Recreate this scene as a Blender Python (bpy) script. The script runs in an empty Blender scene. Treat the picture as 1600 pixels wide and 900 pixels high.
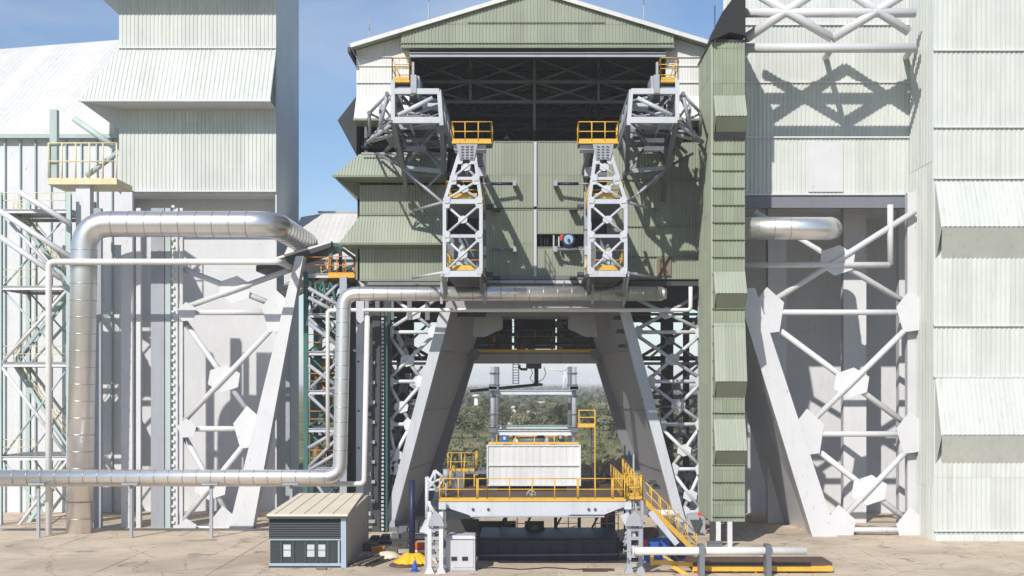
import bpy, math, random
from mathutils import Vector, Matrix
random.seed(7)
SC = bpy.context.scene
COL = SC.collection
R = math.radians

# ------------------------------------------------------------------ camera, sky, sun, exposure
CAMH = 9.9
cam = bpy.data.cameras.new('camera'); camo = bpy.data.objects.new('camera', cam); COL.objects.link(camo)
camo.location = (0, -85, CAMH); camo.rotation_euler = (R(90), 0, 0)
cam.sensor_width = 36; cam.lens = 45; cam.shift_x = -0.0219; cam.shift_y = 0.0919
cam.clip_start = 0.5; cam.clip_end = 20000
SC.camera = camo

SUN = Vector((-0.42, -1.0, 0.86)).normalized()
w = bpy.data.worlds.new('World'); SC.world = w; w.use_nodes = True
nt = w.node_tree; nt.nodes.clear()
sky = nt.nodes.new('ShaderNodeTexSky'); sky.sky_type = 'NISHITA'; sky.sun_disc = False
sky.sun_elevation = math.asin(SUN.z); sky.sun_rotation = math.atan2(SUN.x, SUN.y)
sky.altitude = 0; sky.air_density = 1.0; sky.dust_density = 0.2; sky.ozone_density = 4.8
bg = nt.nodes.new('ShaderNodeBackground'); bg.inputs[1].default_value = 0.137
wo = nt.nodes.new('ShaderNodeOutputWorld')
tc = nt.nodes.new('ShaderNodeTexCoord'); mpc = nt.nodes.new('ShaderNodeMapping'); mpc.inputs['Scale'].default_value = (1.6, 1.6, 5.0); mpc.inputs['Location'].default_value = (3.1, 0.4, 1.7)
cn_ = nt.nodes.new('ShaderNodeTexNoise'); cn_.inputs['Scale'].default_value = 1.7; cn_.inputs['Detail'].default_value = 9; cn_.inputs['Roughness'].default_value = .55; cn_.inputs['Distortion'].default_value = .4
cr_ = nt.nodes.new('ShaderNodeValToRGB'); cr_.color_ramp.elements[0].position = .46; cr_.color_ramp.elements[0].color = (0, 0, 0, 1); cr_.color_ramp.elements[1].position = .78; cr_.color_ramp.elements[1].color = (.55, .55, .55, 1)
cm_ = nt.nodes.new('ShaderNodeMixRGB'); cm_.inputs[2].default_value = (6.2, 6.5, 7.0, 1)
nt.links.new(tc.outputs['Generated'], mpc.inputs['Vector']); nt.links.new(mpc.outputs[0], cn_.inputs['Vector']); nt.links.new(cn_.outputs[0], cr_.inputs[0])
nt.links.new(cr_.outputs[0], cm_.inputs[0]); nt.links.new(sky.outputs[0], cm_.inputs[1]); nt.links.new(cm_.outputs[0], bg.inputs[0]); nt.links.new(bg.outputs[0], wo.inputs[0])
sl = bpy.data.lights.new('sun', 'SUN'); sl.energy = 5.0; sl.angle = R(0.53); sl.color = (1.0, 0.955, 0.89)
so = bpy.data.objects.new('sun', sl); COL.objects.link(so); so.location = (-40, -120, 100)
so.rotation_euler = (-SUN).to_track_quat('-Z', 'Y').to_euler()
vs = SC.view_settings; vs.view_transform = 'Standard'; vs.look = 'None'; vs.exposure = -0.12; vs.gamma = 1.0
try:
    SC.cycles.max_bounces = 6; SC.cycles.diffuse_bounces = 3; SC.cycles.glossy_bounces = 3
    SC.cycles.transparent_max_bounces = 6; SC.cycles.volume_bounces = 0
except Exception: pass

# ------------------------------------------------------------------ point from photo pixel + distance
def P(px, py, d): return Vector(((px-835)*d/2000.0, d-85.0, CAMH-(py-597)*d/2000.0))
def X(px, d): return (px-835)*d/2000.0
def Z(py, d): return CAMH-(py-597)*d/2000.0
def mp(px, s): return px if s < 0 else 1672-px       # mirror about the tower axis

# ------------------------------------------------------------------ materials
MATS = {}
RUSTY = ('white_steel_paint', 'light_grey_steel', 'grey_steel', 'yellow_paint', 'pale_grey_paint', 'grey_leg_plate', 'white_pipe_paint', 'white_truss_brightened', 'green_cladding', 'faded_green_cladding', 'green_cladding_tower', 'white_cladding', 'pale_green_cladding')
def mat(name, rgb, rough=0.6, metal=0.0, var=0.12, dirt=0.25, dirt_rgb=(0.10, 0.075, 0.05), streak=True, bump=0.0, rnd=0.05, scale=1.0, spec=0.4, coat=0):
    m = bpy.data.materials.new(name); m.use_nodes = True; MATS[name] = m
    t = m.node_tree; N = t.nodes; L = t.links
    b = N['Principled BSDF']; b.inputs['Roughness'].default_value = rough; b.inputs['Metallic'].default_value = metal
    b.inputs['Specular IOR Level'].default_value = spec
    g = N.new('ShaderNodeNewGeometry')
    n1 = N.new('ShaderNodeTexNoise'); n1.inputs['Scale'].default_value = 0.45*scale; n1.inputs['Detail'].default_value = 6
    L.new(g.outputs['Position'], n1.inputs['Vector'])
    oi = N.new('ShaderNodeObjectInfo')
    # tone = 1 + var*(noise-.5)*2 + rnd*(random-.5)*2
    a = N.new('ShaderNodeMath'); a.operation = 'MULTIPLY_ADD'; L.new(n1.outputs[0], a.inputs[0]); a.inputs[1].default_value = 2*var; a.inputs[2].default_value = 1-var-rnd
    c = N.new('ShaderNodeMath'); c.operation = 'MULTIPLY_ADD'; L.new(oi.outputs['Random'], c.inputs[0]); c.inputs[1].default_value = 2*rnd; L.new(a.outputs[0], c.inputs[2])
    mul = N.new('ShaderNodeVectorMath'); mul.operation = 'SCALE'; mul.inputs[0].default_value = rgb[:3]; L.new(c.outputs[0], mul.inputs['Scale'])
    # dirt: vertical rain streaks + blotches
    mpn = N.new('ShaderNodeMapping'); mpn.inputs['Scale'].default_value = (2.6*scale, 2.6*scale, (0.16 if streak else 2.6)*scale)
    L.new(g.outputs['Position'], mpn.inputs['Vector'])
    n2 = N.new('ShaderNodeTexNoise'); n2.inputs['Scale'].default_value = 1.0; n2.inputs['Detail'].default_value = 8; n2.inputs['Roughness'].default_value = 0.65
    L.new(mpn.outputs[0], n2.inputs['Vector'])
    rp = N.new('ShaderNodeValToRGB'); rp.color_ramp.elements[0].position = 0.5; rp.color_ramp.elements[1].position = 0.8
    rp.color_ramp.elements[1].color = (dirt, dirt, dirt, 1); rp.color_ramp.elements[0].color = (0, 0, 0, 1)
    L.new(n2.outputs[0], rp.inputs[0])
    mx = N.new('ShaderNodeMixRGB'); mx.inputs[2].default_value = (*dirt_rgb, 1)
    L.new(rp.outputs[0], mx.inputs[0]); L.new(mul.outputs[0], mx.inputs[1]); last = mx
    if name in RUSTY:
        clad_ = 'clad' in name
        mr = N.new('ShaderNodeMapping'); mr.inputs['Scale'].default_value = (4.5, 4.5, .5 if clad_ else 1.6); L.new(g.outputs['Position'], mr.inputs['Vector'])
        n4 = N.new('ShaderNodeTexNoise'); n4.inputs['Scale'].default_value = 1.3; n4.inputs['Detail'].default_value = 9; n4.inputs['Roughness'].default_value = .7; L.new(mr.outputs[0], n4.inputs['Vector'])
        rr = N.new('ShaderNodeValToRGB'); rr.color_ramp.elements[0].position = .60; rr.color_ramp.elements[0].color = (0, 0, 0, 1); rr.color_ramp.elements[1].position = .72; q = .28 if clad_ else .6; rr.color_ramp.elements[1].color = (q, q, q, 1)
        L.new(n4.outputs[0], rr.inputs[0]); m3 = N.new('ShaderNodeMixRGB'); m3.inputs[2].default_value = (.19, .105, .06, 1) if not clad_ else (.2, .17, .13, 1)
        L.new(rr.outputs[0], m3.inputs[0]); L.new(mx.outputs[0], m3.inputs[1]); last = m3
    if name == 'concrete':
        for sc_, lo, hi, q, cc in ((.16, .5, .68, .55, (.30, .24, .18)), (.55, .62, .70, .6, (.13, .11, .09))):
            n4 = N.new('ShaderNodeTexNoise'); n4.inputs['Scale'].default_value = sc_; n4.inputs['Detail'].default_value = 7; n4.inputs['Distortion'].default_value = .6; L.new(g.outputs['Position'], n4.inputs['Vector'])
            rr = N.new('ShaderNodeValToRGB'); rr.color_ramp.elements[0].position = lo; rr.color_ramp.elements[0].color = (0, 0, 0, 1); rr.color_ramp.elements[1].position = hi; rr.color_ramp.elements[1].color = (q, q, q, 1)
            L.new(n4.outputs[0], rr.inputs[0]); m3 = N.new('ShaderNodeMixRGB'); m3.inputs[2].default_value = (*cc, 1); L.new(rr.outputs[0], m3.inputs[0]); L.new(last.outputs[0], m3.inputs[1]); last = m3
    if name == 'concrete':
        vo = N.new('ShaderNodeTexVoronoi'); vo.feature = 'DISTANCE_TO_EDGE'; vo.inputs['Scale'].default_value = .22
        wn = N.new('ShaderNodeTexNoise'); wn.inputs['Scale'].default_value = 1.1; wn.inputs['Detail'].default_value = 5; L.new(g.outputs['Position'], wn.inputs['Vector'])
        wv_ = N.new('ShaderNodeMixRGB'); wv_.blend_type = 'ADD'; wv_.inputs[0].default_value = 1.2; L.new(g.outputs['Position'], wv_.inputs[1]); L.new(wn.outputs[1], wv_.inputs[2]); L.new(wv_.outputs[0], vo.inputs['Vector'])
        rr = N.new('ShaderNodeValToRGB'); rr.color_ramp.elements[0].position = .0; rr.color_ramp.elements[0].color = (.6, .6, .6, 1); rr.color_ramp.elements[1].position = .012; rr.color_ramp.elements[1].color = (0, 0, 0, 1)
        L.new(vo.outputs[0], rr.inputs[0]); m3 = N.new('ShaderNodeMixRGB'); m3.inputs[2].default_value = (.12, .09, .07, 1); L.new(rr.outputs[0], m3.inputs[0]); L.new(last.outputs[0], m3.inputs[1]); last = m3
    L.new(last.outputs[0], b.inputs['Base Color'])
    if bump:
        bn = N.new('ShaderNodeBump'); bn.inputs['Strength'].default_value = bump; bn.inputs['Distance'].default_value = 0.03
        n3 = N.new('ShaderNodeTexNoise'); n3.inputs['Scale'].default_value = 7*scale; n3.inputs['Detail'].default_value = 6
        L.new(g.outputs['Position'], n3.inputs['Vector']); L.new(n3.outputs[0], bn.inputs['Height']); L.new(bn.outputs[0], b.inputs['Normal'])
    return m
GREEN = mat('green_cladding', (0.29, 0.318, 0.243), 0.55, dirt=0.22, rnd=0.085)
GREENT = mat('green_cladding_tower', (0.27, 0.305, 0.22), 0.55, dirt=0.25, rnd=0.085)
GREENF = mat('green_flashing', (0.21, 0.235, 0.17), 0.5, dirt=0.3)
HOODM = mat('faded_green_cladding', (0.34, 0.37, 0.295), 0.55, dirt=0.15, rnd=0.085)
WCLAD = mat('white_cladding', (0.68, 0.67, 0.64), 0.5, dirt=0.35, dirt_rgb=(0.36, 0.32, 0.27), rnd=0.05)
PALEG = mat('pale_green_cladding', (0.58, 0.605, 0.565), 0.55, dirt=0.5, dirt_rgb=(0.36, 0.35, 0.30), rnd=0.06)
PALE = mat('pale_grey_paint', (0.64, 0.64, 0.65), 0.5, dirt=0.18, dirt_rgb=(0.4, 0.38, 0.36), rnd=0.05)
WHITE = mat('white_steel_paint', (0.53, 0.55, 0.585), 0.45, dirt=0.3, dirt_rgb=(0.25, 0.2, 0.16), rnd=0.05)
TRUSSW = mat('white_truss_brightened', (0.66, 0.67, 0.69), 0.45, dirt=0.3, dirt_rgb=(0.3, 0.25, 0.2), rnd=0.05)  # white steel paint brightened to offset the shade on the leg trusses
LGREY = mat('light_grey_steel', (0.36, 0.38, 0.415), 0.45, dirt=0.3, dirt_rgb=(0.18, 0.15, 0.12), rnd=0.07)
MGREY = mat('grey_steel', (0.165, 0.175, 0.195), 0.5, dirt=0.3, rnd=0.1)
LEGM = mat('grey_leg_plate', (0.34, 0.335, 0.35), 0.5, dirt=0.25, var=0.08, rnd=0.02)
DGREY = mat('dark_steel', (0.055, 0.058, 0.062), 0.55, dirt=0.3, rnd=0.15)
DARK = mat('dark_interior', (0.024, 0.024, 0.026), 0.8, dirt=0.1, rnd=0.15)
TEAL = mat('teal_steel', (0.045, 0.13, 0.115), 0.5, dirt=0.3, rnd=0.12)
PTEAL = mat('pale_teal_steel', (0.45, 0.54, 0.52), 0.5, dirt=0.2, rnd=0.1)
YEL = mat('yellow_paint', (0.70, 0.41, 0.05), 0.45, dirt=0.3, rnd=0.08)
PYEL = mat('faded_yellow_paint', (0.78, 0.68, 0.42), 0.5, dirt=0.25, rnd=0.08)
ORG_ = mat('orange_paint', (0.72, 0.27, 0.03), 0.5, dirt=0.35, rnd=0.1)
SILV = mat('aluminium_jacket', (0.80, 0.79, 0.78), 0.33, metal=0.85, dirt=0.25, dirt_rgb=(0.45, 0.38, 0.33), var=0.08, rnd=0.06, scale=1.5)
SILV2 = mat('pipe_band', (0.5, 0.49, 0.47), 0.4, metal=0.7, dirt=0.3)
WPIPE = mat('white_pipe_paint', (0.74, 0.73, 0.70), 0.4, dirt=0.25, dirt_rgb=(0.35, 0.28, 0.2), rnd=0.03)
CREAM = mat('cream_roof', (0.78, 0.68, 0.52), 0.6, dirt=0.3, dirt_rgb=(0.35, 0.28, 0.18), rnd=0.03)
SHEDW = mat('shed_grey_render', (0.46, 0.42, 0.37), 0.8, dirt=0.3, bump=0.3)
SHEDD = mat('shed_dark_shutter', (0.06, 0.07, 0.075), 0.5, dirt=0.3)
SHEDB = mat('shed_blue_frame', (0.36, 0.44, 0.52), 0.5, dirt=0.3)
GLASS = mat('window_glass', (0.03, 0.045, 0.05), 0.12, dirt=0.15, spec=0.7)
PAPER = mat('white_blind', (0.55, 0.6, 0.62), 0.7, dirt=0.2)
CONC = mat('concrete', (0.60, 0.49, 0.37), 0.85, dirt=0.5, dirt_rgb=(0.30, 0.22, 0.15), streak=False, bump=0.5, var=0.2, rnd=0.06, scale=1.3)
STAIN = mat('rusty_grating', (0.10, 0.06, 0.045), 0.8, dirt=0.4, streak=False)
EARTH = mat('red_earth', (0.42, 0.24, 0.14), 0.95, dirt=0.5, streak=False, bump=0.8, var=0.3, scale=0.8)
RUSTP = mat('rusted_cladding', (0.22, 0.17, 0.12), 0.7, dirt=0.6, dirt_rgb=(0.2, 0.09, 0.04))
RED = mat('red_paint', (0.62, 0.06, 0.03), 0.45, dirt=0.2)
BLUE = mat('blue_plastic', (0.03, 0.11, 0.42), 0.4, dirt=0.2)
DBLUE = mat('dark_blue_paint', (0.015, 0.02, 0.06), 0.45, dirt=0.2)
CABM = mat('cabinet_grey', (0.55, 0.55, 0.56), 0.5, dirt=0.25, dirt_rgb=(0.3, 0.25, 0.2))
TARP = mat('yellow_tarpaulin', (0.82, 0.46, 0.02), 0.5, dirt=0.25, streak=False)
WOOD = mat('weathered_timber', (0.20, 0.16, 0.12), 0.8, dirt=0.4, rnd=0.3)
BARK = mat('bark', (0.13, 0.10, 0.075), 0.9, dirt=0.3)
LEAF = mat('leaf_dark', (0.11, 0.125, 0.06), 0.7, var=0.5, dirt=0.1, streak=False, rnd=0.25, scale=0.6)
LEAF2 = mat('leaf_light', (0.19, 0.19, 0.10), 0.7, var=0.5, dirt=0.1, streak=False, rnd=0.25, scale=0.6)
ROOFH = mat('pale_house_wall', (0.6, 0.55, 0.5), 0.8)
TURB = mat('turbine_white', (0.8, 0.8, 0.8), 0.5, dirt=0)

# ------------------------------------------------------------------ mesh builder
class MB:
    def __init__(s): s.v = []; s.f = []; s.sm = []
    def quadbox(s, c):                       # 8 corners: bottom 4 ccw, top 4 ccw
        b = len(s.v); s.v += [tuple(p) for p in c]
        for q in ((3,2,1,0),(4,5,6,7),(0,1,5,4),(1,2,6,5),(2,3,7,6),(3,0,4,7)): s.f.append(tuple(b+i for i in q)); s.sm.append(False)
        return s
    def box(s, x0, x1, y0, y1, z0, z1):
        return s.quadbox([(x0,y0,z0),(x1,y0,z0),(x1,y1,z0),(x0,y1,z0),(x0,y0,z1),(x1,y0,z1),(x1,y1,z1),(x0,y1,z1)])
    def _axes(s, p0, p1, up):
        p0 = Vector(p0); p1 = Vector(p1); d = (p1-p0)
        if d.length < 1e-6: d = Vector((0,0,1))
        d.normalize(); up = Vector(up)
        if abs(d.dot(up)) > 0.98: up = Vector((0,1,0)) if abs(d.y) < 0.9 else Vector((1,0,0))
        a = d.cross(up).normalized(); b = a.cross(d).normalized()
        return p0, p1, a, b
    def beam(s, p0, p1, w, h, up=(0,0,1)):
        p0, p1, a, b = s._axes(p0, p1, up); c = []
        for p in (p0, p1):
            for i, j in ((-1,-1),(1,-1),(1,1),(-1,1)): c.append(p+a*(i*w/2)+b*(j*h/2))
        return s.quadbox(c)
    def ibeam(s, p0, p1, w, h, t=0.0, up=(0,0,1)):
        p0, p1, a, b = s._axes(p0, p1, up); t = t or h*0.12
        s.beam(p0+b*(h/2-t/2), p1+b*(h/2-t/2), w, t, up); s.beam(p0-b*(h/2-t/2), p1-b*(h/2-t/2), w, t, up)
        return s.beam(p0, p1, max(w*0.16, 0.02), h-2*t, up)
    def tube(s, p0, p1, r, n=8, r2=None, cap=True):
        p0, p1, a, b = s._axes(p0, p1, (0,0,1)); r2 = r if r2 is None else r2; k = len(s.v)
        for p, rr in ((p0, r), (p1, r2)):
            for i in range(n):
                t = 2*math.pi*i/n; s.v.append(tuple(p+a*(math.cos(t)*rr)+b*(math.sin(t)*rr)))
        for i in range(n): s.f.append((k+i, k+(i+1)%n, k+n+(i+1)%n, k+n+i)); s.sm.append(True)
        if cap:
            s.f.append(tuple(k+i for i in reversed(range(n)))); s.sm.append(False)
            s.f.append(tuple(k+n+i for i in range(n))); s.sm.append(False)
        return s
    def path(s, pts, r, n=16):                # swept tube through points
        pts = [Vector(p) for p in pts]; k0 = len(s.v); prev = None; a = None
        for i, p in enumerate(pts):
            d = ((pts[min(i+1, len(pts)-1)]-p).normalized() + (p-pts[max(i-1, 0)]).normalized()).normalized()
            if a is None:
                a = d.cross(Vector((0,1,0)));
                if a.length < 0.1: a = d.cross(Vector((0,0,1)))
                a.normalize()
            a = (a-d*a.dot(d)).normalized(); b = d.cross(a)
            for j in range(n):
                t = 2*math.pi*j/n; s.v.append(tuple(p+a*(math.cos(t)*r)+b*(math.sin(t)*r)))
        for i in range(len(pts)-1):
            for j in range(n):
                s.f.append((k0+i*n+j, k0+i*n+(j+1)%n, k0+(i+1)*n+(j+1)%n, k0+(i+1)*n+j)); s.sm.append(True)
        s.f.append(tuple(k0+j for j in reversed(range(n)))); s.sm.append(False)
        s.f.append(tuple(k0+(len(pts)-1)*n+j for j in range(n))); s.sm.append(False)
        return s
    def prism(s, pts, vec):                   # polygon extruded by a vector
        pts = [Vector(p) for p in pts]; vec = Vector(vec); n = len(pts); k = len(s.v)
        nor = Vector((0,0,0))
        for i in range(n): nor += pts[i].cross(pts[(i+1)%n])
        if nor.dot(vec) > 0: pts = pts[::-1]
        s.v += [tuple(p) for p in pts]+[tuple(p+vec) for p in pts]
        s.f.append(tuple(range(k, k+n))); s.sm.append(False)
        s.f.append(tuple(k+n+i for i in reversed(range(n)))); s.sm.append(False)
        for i in range(n): j = (i+1)%n; s.f.append((k+j, k+i, k+n+i, k+n+j)); s.sm.append(False)
        return s
    def lathe(s, c, prof, n=16):              # prof: (r, z)
        k = len(s.v); c = Vector(c)
        for r, z in prof:
            for j in range(n):
                t = 2*math.pi*j/n; s.v.append((c.x+r*math.cos(t), c.y+r*math.sin(t), c.z+z))
        for i in range(len(prof)-1):
            for j in range(n): s.f.append((k+i*n+j, k+i*n+(j+1)%n, k+(i+1)*n+(j+1)%n, k+(i+1)*n+j)); s.sm.append(True)
        s.f.append(tuple(k+j for j in reversed(range(n)))); s.sm.append(False)
        s.f.append(tuple(k+(len(prof)-1)*n+j for j in range(n))); s.sm.append(False)
        return s
    def mesh(s, name, m, off=(0,0,0)):
        me = bpy.data.meshes.new(name)
        me.from_pydata([(v[0]-off[0], v[1]-off[1], v[2]-off[2]) for v in s.v], [], s.f)
        me.polygons.foreach_set('use_smooth', s.sm); me.materials.append(m); me.update()
        return me

ORG = {}
def tag(o, label=None, cat=None, group=None, kind=None):
    if label: o['label'] = label
    if cat: o['category'] = cat
    if group: o['group'] = group
    if kind: o['kind'] = kind
    return o
def thing(name, label, cat, loc=(0,0,0), group=None):
    o = bpy.data.objects.new(name, None); COL.objects.link(o); o.location = loc; o.empty_display_size = 0.5
    ORG[o.name] = Vector(loc); return tag(o, label, cat, group)
def part(name, mb, m, parent, label=None, kind=None):
    off = ORG[parent.name]
    o = bpy.data.objects.new(name, mb.mesh(name, m, off)); COL.objects.link(o); o.parent = parent
    ORG[o.name] = off; return tag(o, label, None, None, kind)
def solo(name, mb, m, label=None, cat=None, group=None, kind=None):
    xs = [v[0] for v in mb.v]; ys = [v[1] for v in mb.v]; zs = [v[2] for v in mb.v]
    c = Vector(((min(xs)+max(xs))/2, (min(ys)+max(ys))/2, min(zs)))
    if kind == 'structure': c = Vector((0,0,0))
    o = bpy.data.objects.new(name, mb.mesh(name, m, c)); COL.objects.link(o); o.location = c
    ORG[o.name] = c; return tag(o, label, cat, group, kind)
def inst(name, me, parent, matrix):           # shared mesh, world matrix
    o = bpy.data.objects.new(name, me); COL.objects.link(o); o.parent = parent
    M = matrix.copy(); M.translation = M.translation-ORG[parent.name]; o.matrix_local = M
    return o
# shortcuts for single members
def tb(pa, name, p0, p1, r, m, n=8): return part(name, MB().tube(p0, p1, r, n), m, pa)
def bm_(pa, name, p0, p1, w, h, m, up=(0,0,1)): return part(name, MB().beam(p0, p1, w, h, up), m, pa)
def ib(pa, name, p0, p1, w, h, m, up=(0,0,1)): return part(name, MB().ibeam(p0, p1, w, h, 0, up), m, pa)
def plate(pa, name, c, r, m, t=0.04, n=6, sx=1.0, sz=1.0, rot=0.4):
    pts = [(c[0]+math.cos(rot+2*math.pi*i/n)*r*sx, c[1], c[2]+math.sin(rot+2*math.pi*i/n)*r*sz) for i in range(n)]
    return part(name, MB().prism(pts, (0, t, 0)), m, pa)

# ------------------------------------------------------------------ corrugated sheeting, sheet by sheet
SH = {}
def sheet_mesh(wd, b0, b1, t0, t1, m, pitch=0.2, dep=0.045):
    if m.name.startswith('white'): dep = 0.014
    key = (round(wd,2), round(b0-t0,2), round(b1-t0,2), round(t1-t0,2), m.name, pitch)
    if key in SH: return SH[key]
    mb = MB(); n = max(1, round(wd/pitch)); p = wd/n; prof = []
    for i in range(n): prof += [(i*p, 0), (i*p+p*.42, 0), (i*p+p*.56, dep), (i*p+p*.88, dep)]
    prof.append((wd, 0))
    for x, z in prof:
        k = x/wd; mb.v.append((x, b0-t0+(b1-b0)*k, z)); mb.v.append((x, (t1-t0)*k, z))
    for i in range(len(prof)-1): mb.f.append((2*i, 2*i+2, 2*i+3, 2*i+1)); mb.sm.append(False)
    SH[key] = mb.mesh('sheet', m); return SH[key]
def clad(pa, name, O, u, v, x0, x1, bot, top, m, rows, sw=1.0, pitch=0.2, lap=0.02):
    """sheets side by side along u from x0 to x1, between the lines bot(x) and top(x), broken at the row heights"""
    O = Vector(O); u = Vector(u).normalized(); v = Vector(v).normalized(); nn = u.cross(v)
    fb = bot if callable(bot) else (lambda x: bot); ft = top if callable(top) else (lambda x: top)
    n = max(1, round((x1-x0)/sw)); w_ = (x1-x0)/n
    for i in range(n):
        a = x0+i*w_; b = a+w_
        for r in range(len(rows)-1):
            r0, r1 = rows[r], rows[r+1]
            b0, b1 = max(fb(a), r0), max(fb(b), r0); t0, t1 = min(ft(a), r1), min(ft(b), r1)
            if t0 <= b0+1e-3 and t1 <= b1+1e-3: continue
            t0 = max(t0, b0+0.001); t1 = max(t1, b1+0.001)
            me = sheet_mesh(w_, b0-0.04*(r > 0), b1-0.04*(r > 0), t0, t1, m, pitch)
            M = Matrix.Identity(4)
            for c_, ax in enumerate((u, v, nn)):
                for k in range(3): M[k][c_] = ax[k]
            M.translation = O+u*a+v*t0+nn*(lap*(r % 2)+random.uniform(0, .006))
            inst(name, me, pa, M)
def hood(pa, xa, xb, ztop, y, proj, drop, m, under, back, mitre_l=False, mitre_r=False, rib=0.2, soff=True, flat=.12):
    """outward sloping weather hood with its underside; xa..xb on the wall line at depth y"""
    L = math.hypot(proj, drop); O = Vector((xa, y-proj, ztop-drop)); W = xb-xa
    v = Vector((0, proj, drop)); ml = proj if mitre_l else 0; mr = proj if mitre_r else 0
    def top(x):
        if x < -1e-6: return L*(x+ml)/ml
        if x > W+1e-6: return L*(W+mr-x)/mr
        return L
    if ml: clad(pa, 'hood_sheet', O, (1,0,0), v, -ml, 0, 0, top, m, [0, L+1], sw=proj/2, pitch=rib)
    clad(pa, 'hood_sheet', O, (1,0,0), v, 0, W, 0, lambda x: L, m, [0, L+1], pitch=rib)
    if mr: clad(pa, 'hood_sheet', O, (1,0,0), v, W, W+mr, 0, top, m, [0, L+1], sw=proj/2, pitch=rib)
    part('hood_edge_trim', MB().box(xa-ml-.03, xb+mr+.03, y-proj-.07, y-proj+.02, ztop-drop-.08, ztop-drop+.06), under, pa)
    if soff:
        z1 = ztop-drop-.09
        part('hood_soffit', MB().prism([(xa-ml, y-proj+.03, z1), (xb+mr, y-proj+.03, z1), (xb, y-.02, z1-flat), (xa, y-.02, z1-flat)], (0, .05, .05)), under, pa)
    if ml:  # side hood seen in profile, wrapping the corner
        for sgn, xx in ((-1, xa),):
            part('side_hood', MB().prism([(xx, y+.0, ztop), (xx-ml, y-proj, ztop-drop), (xx, y, z1-back)], (0, 12, 0)), under, pa)
    if mr:
        part('side_hood', MB().prism([(xb, y, ztop), (xb+mr, y-proj, ztop-drop), (xb, y, z1-back)], (0, 12, 0)), under, pa)

def railing(pa, pts, m, h=1.1, sp=1.5, toe=True, name='railing', r=0.03, rails=(0.55, 1.08)):
    for a, b in zip(pts[:-1], pts[1:]):
        a = Vector(a); b = Vector(b); mb = MB(); n = max(1, round((b-a).length/sp))
        for i in range(n+1):
            p = a.lerp(b, i/n); mb.tube(p, p+Vector((0,0,h)), r, 6)
        for k in rails: mb.tube(a+Vector((0,0,k*h/1.08 if k < 1 else h)), b+Vector((0,0,k*h/1.08 if k < 1 else h)), r*0.9, 6)
        if toe: mb.beam(a+Vector((0,0,.08)), b+Vector((0,0,.08)), .02, .16)
        part(name, mb, m, pa)
def arc(c, r, a0, a1, ax, ay, n=8):
    c = Vector(c); return [c+Vector(ax)*(math.cos(a0+(a1-a0)*i/n)*r)+Vector(ay)*(math.sin(a0+(a1-a0)*i/n)*r) for i in range(n+1)]
def stair(pa, p0, p1, wd, m, steps=12, rail=YEL, side=(0,1,0)):
    p0 = Vector(p0); p1 = Vector(p1); sd = Vector(side).normalized()
    for k in (0, 1):
        part('stringer', MB().beam(p0+sd*wd*k, p1+sd*wd*k, .05, .25), m, pa)
        mb = MB(); n = 6
        for i in range(n+1):
            q = p0.lerp(p1, i/n)+sd*wd*k; mb.tube(q, q+Vector((0,0,1.05)), .028, 6)
        for hh in (.55, 1.05): mb.tube(p0+sd*wd*k+Vector((0,0,hh)), p1+sd*wd*k+Vector((0,0,hh)), .028, 6)
        part('stair_rail', mb, rail, pa)
    hd = (p1-p0); hd.z = 0; hd.normalize()
    for i in range(steps):
        q = p0.lerp(p1, (i+.5)/steps)+sd*wd/2
        part('tread', MB().beam(q-sd*wd/2, q+sd*wd/2, .26, .04), m, pa)

def xbay(pa, a0, a1, b0, b1, r, m, g=0.32, center=True, names=('brace','gusset_plate')):
    """X brace between bottom pair a0,a1 and top pair b0,b1 with gussets"""
    a0, a1, b0, b1 = map(Vector, (a0, a1, b0, b1))
    tb(pa, names[0], a0, b1, r, m); tb(pa, names[0], a1+Vector((0,r*1.6,0)), b0+Vector((0,r*1.6,0)), r, m)
    # crossing point
    d1 = b1-a0; d2 = b0-a1; den = d1.x*d2.z-d1.z*d2.x
    t = ((a1.x-a0.x)*d2.z-(a1.z-a0.z)*d2.x)/den if abs(den) > 1e-6 else .5
    if center: plate(pa, names[1], a0+d1*t+Vector((0,-.02,0)), g, m, sx=1.25)
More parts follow.
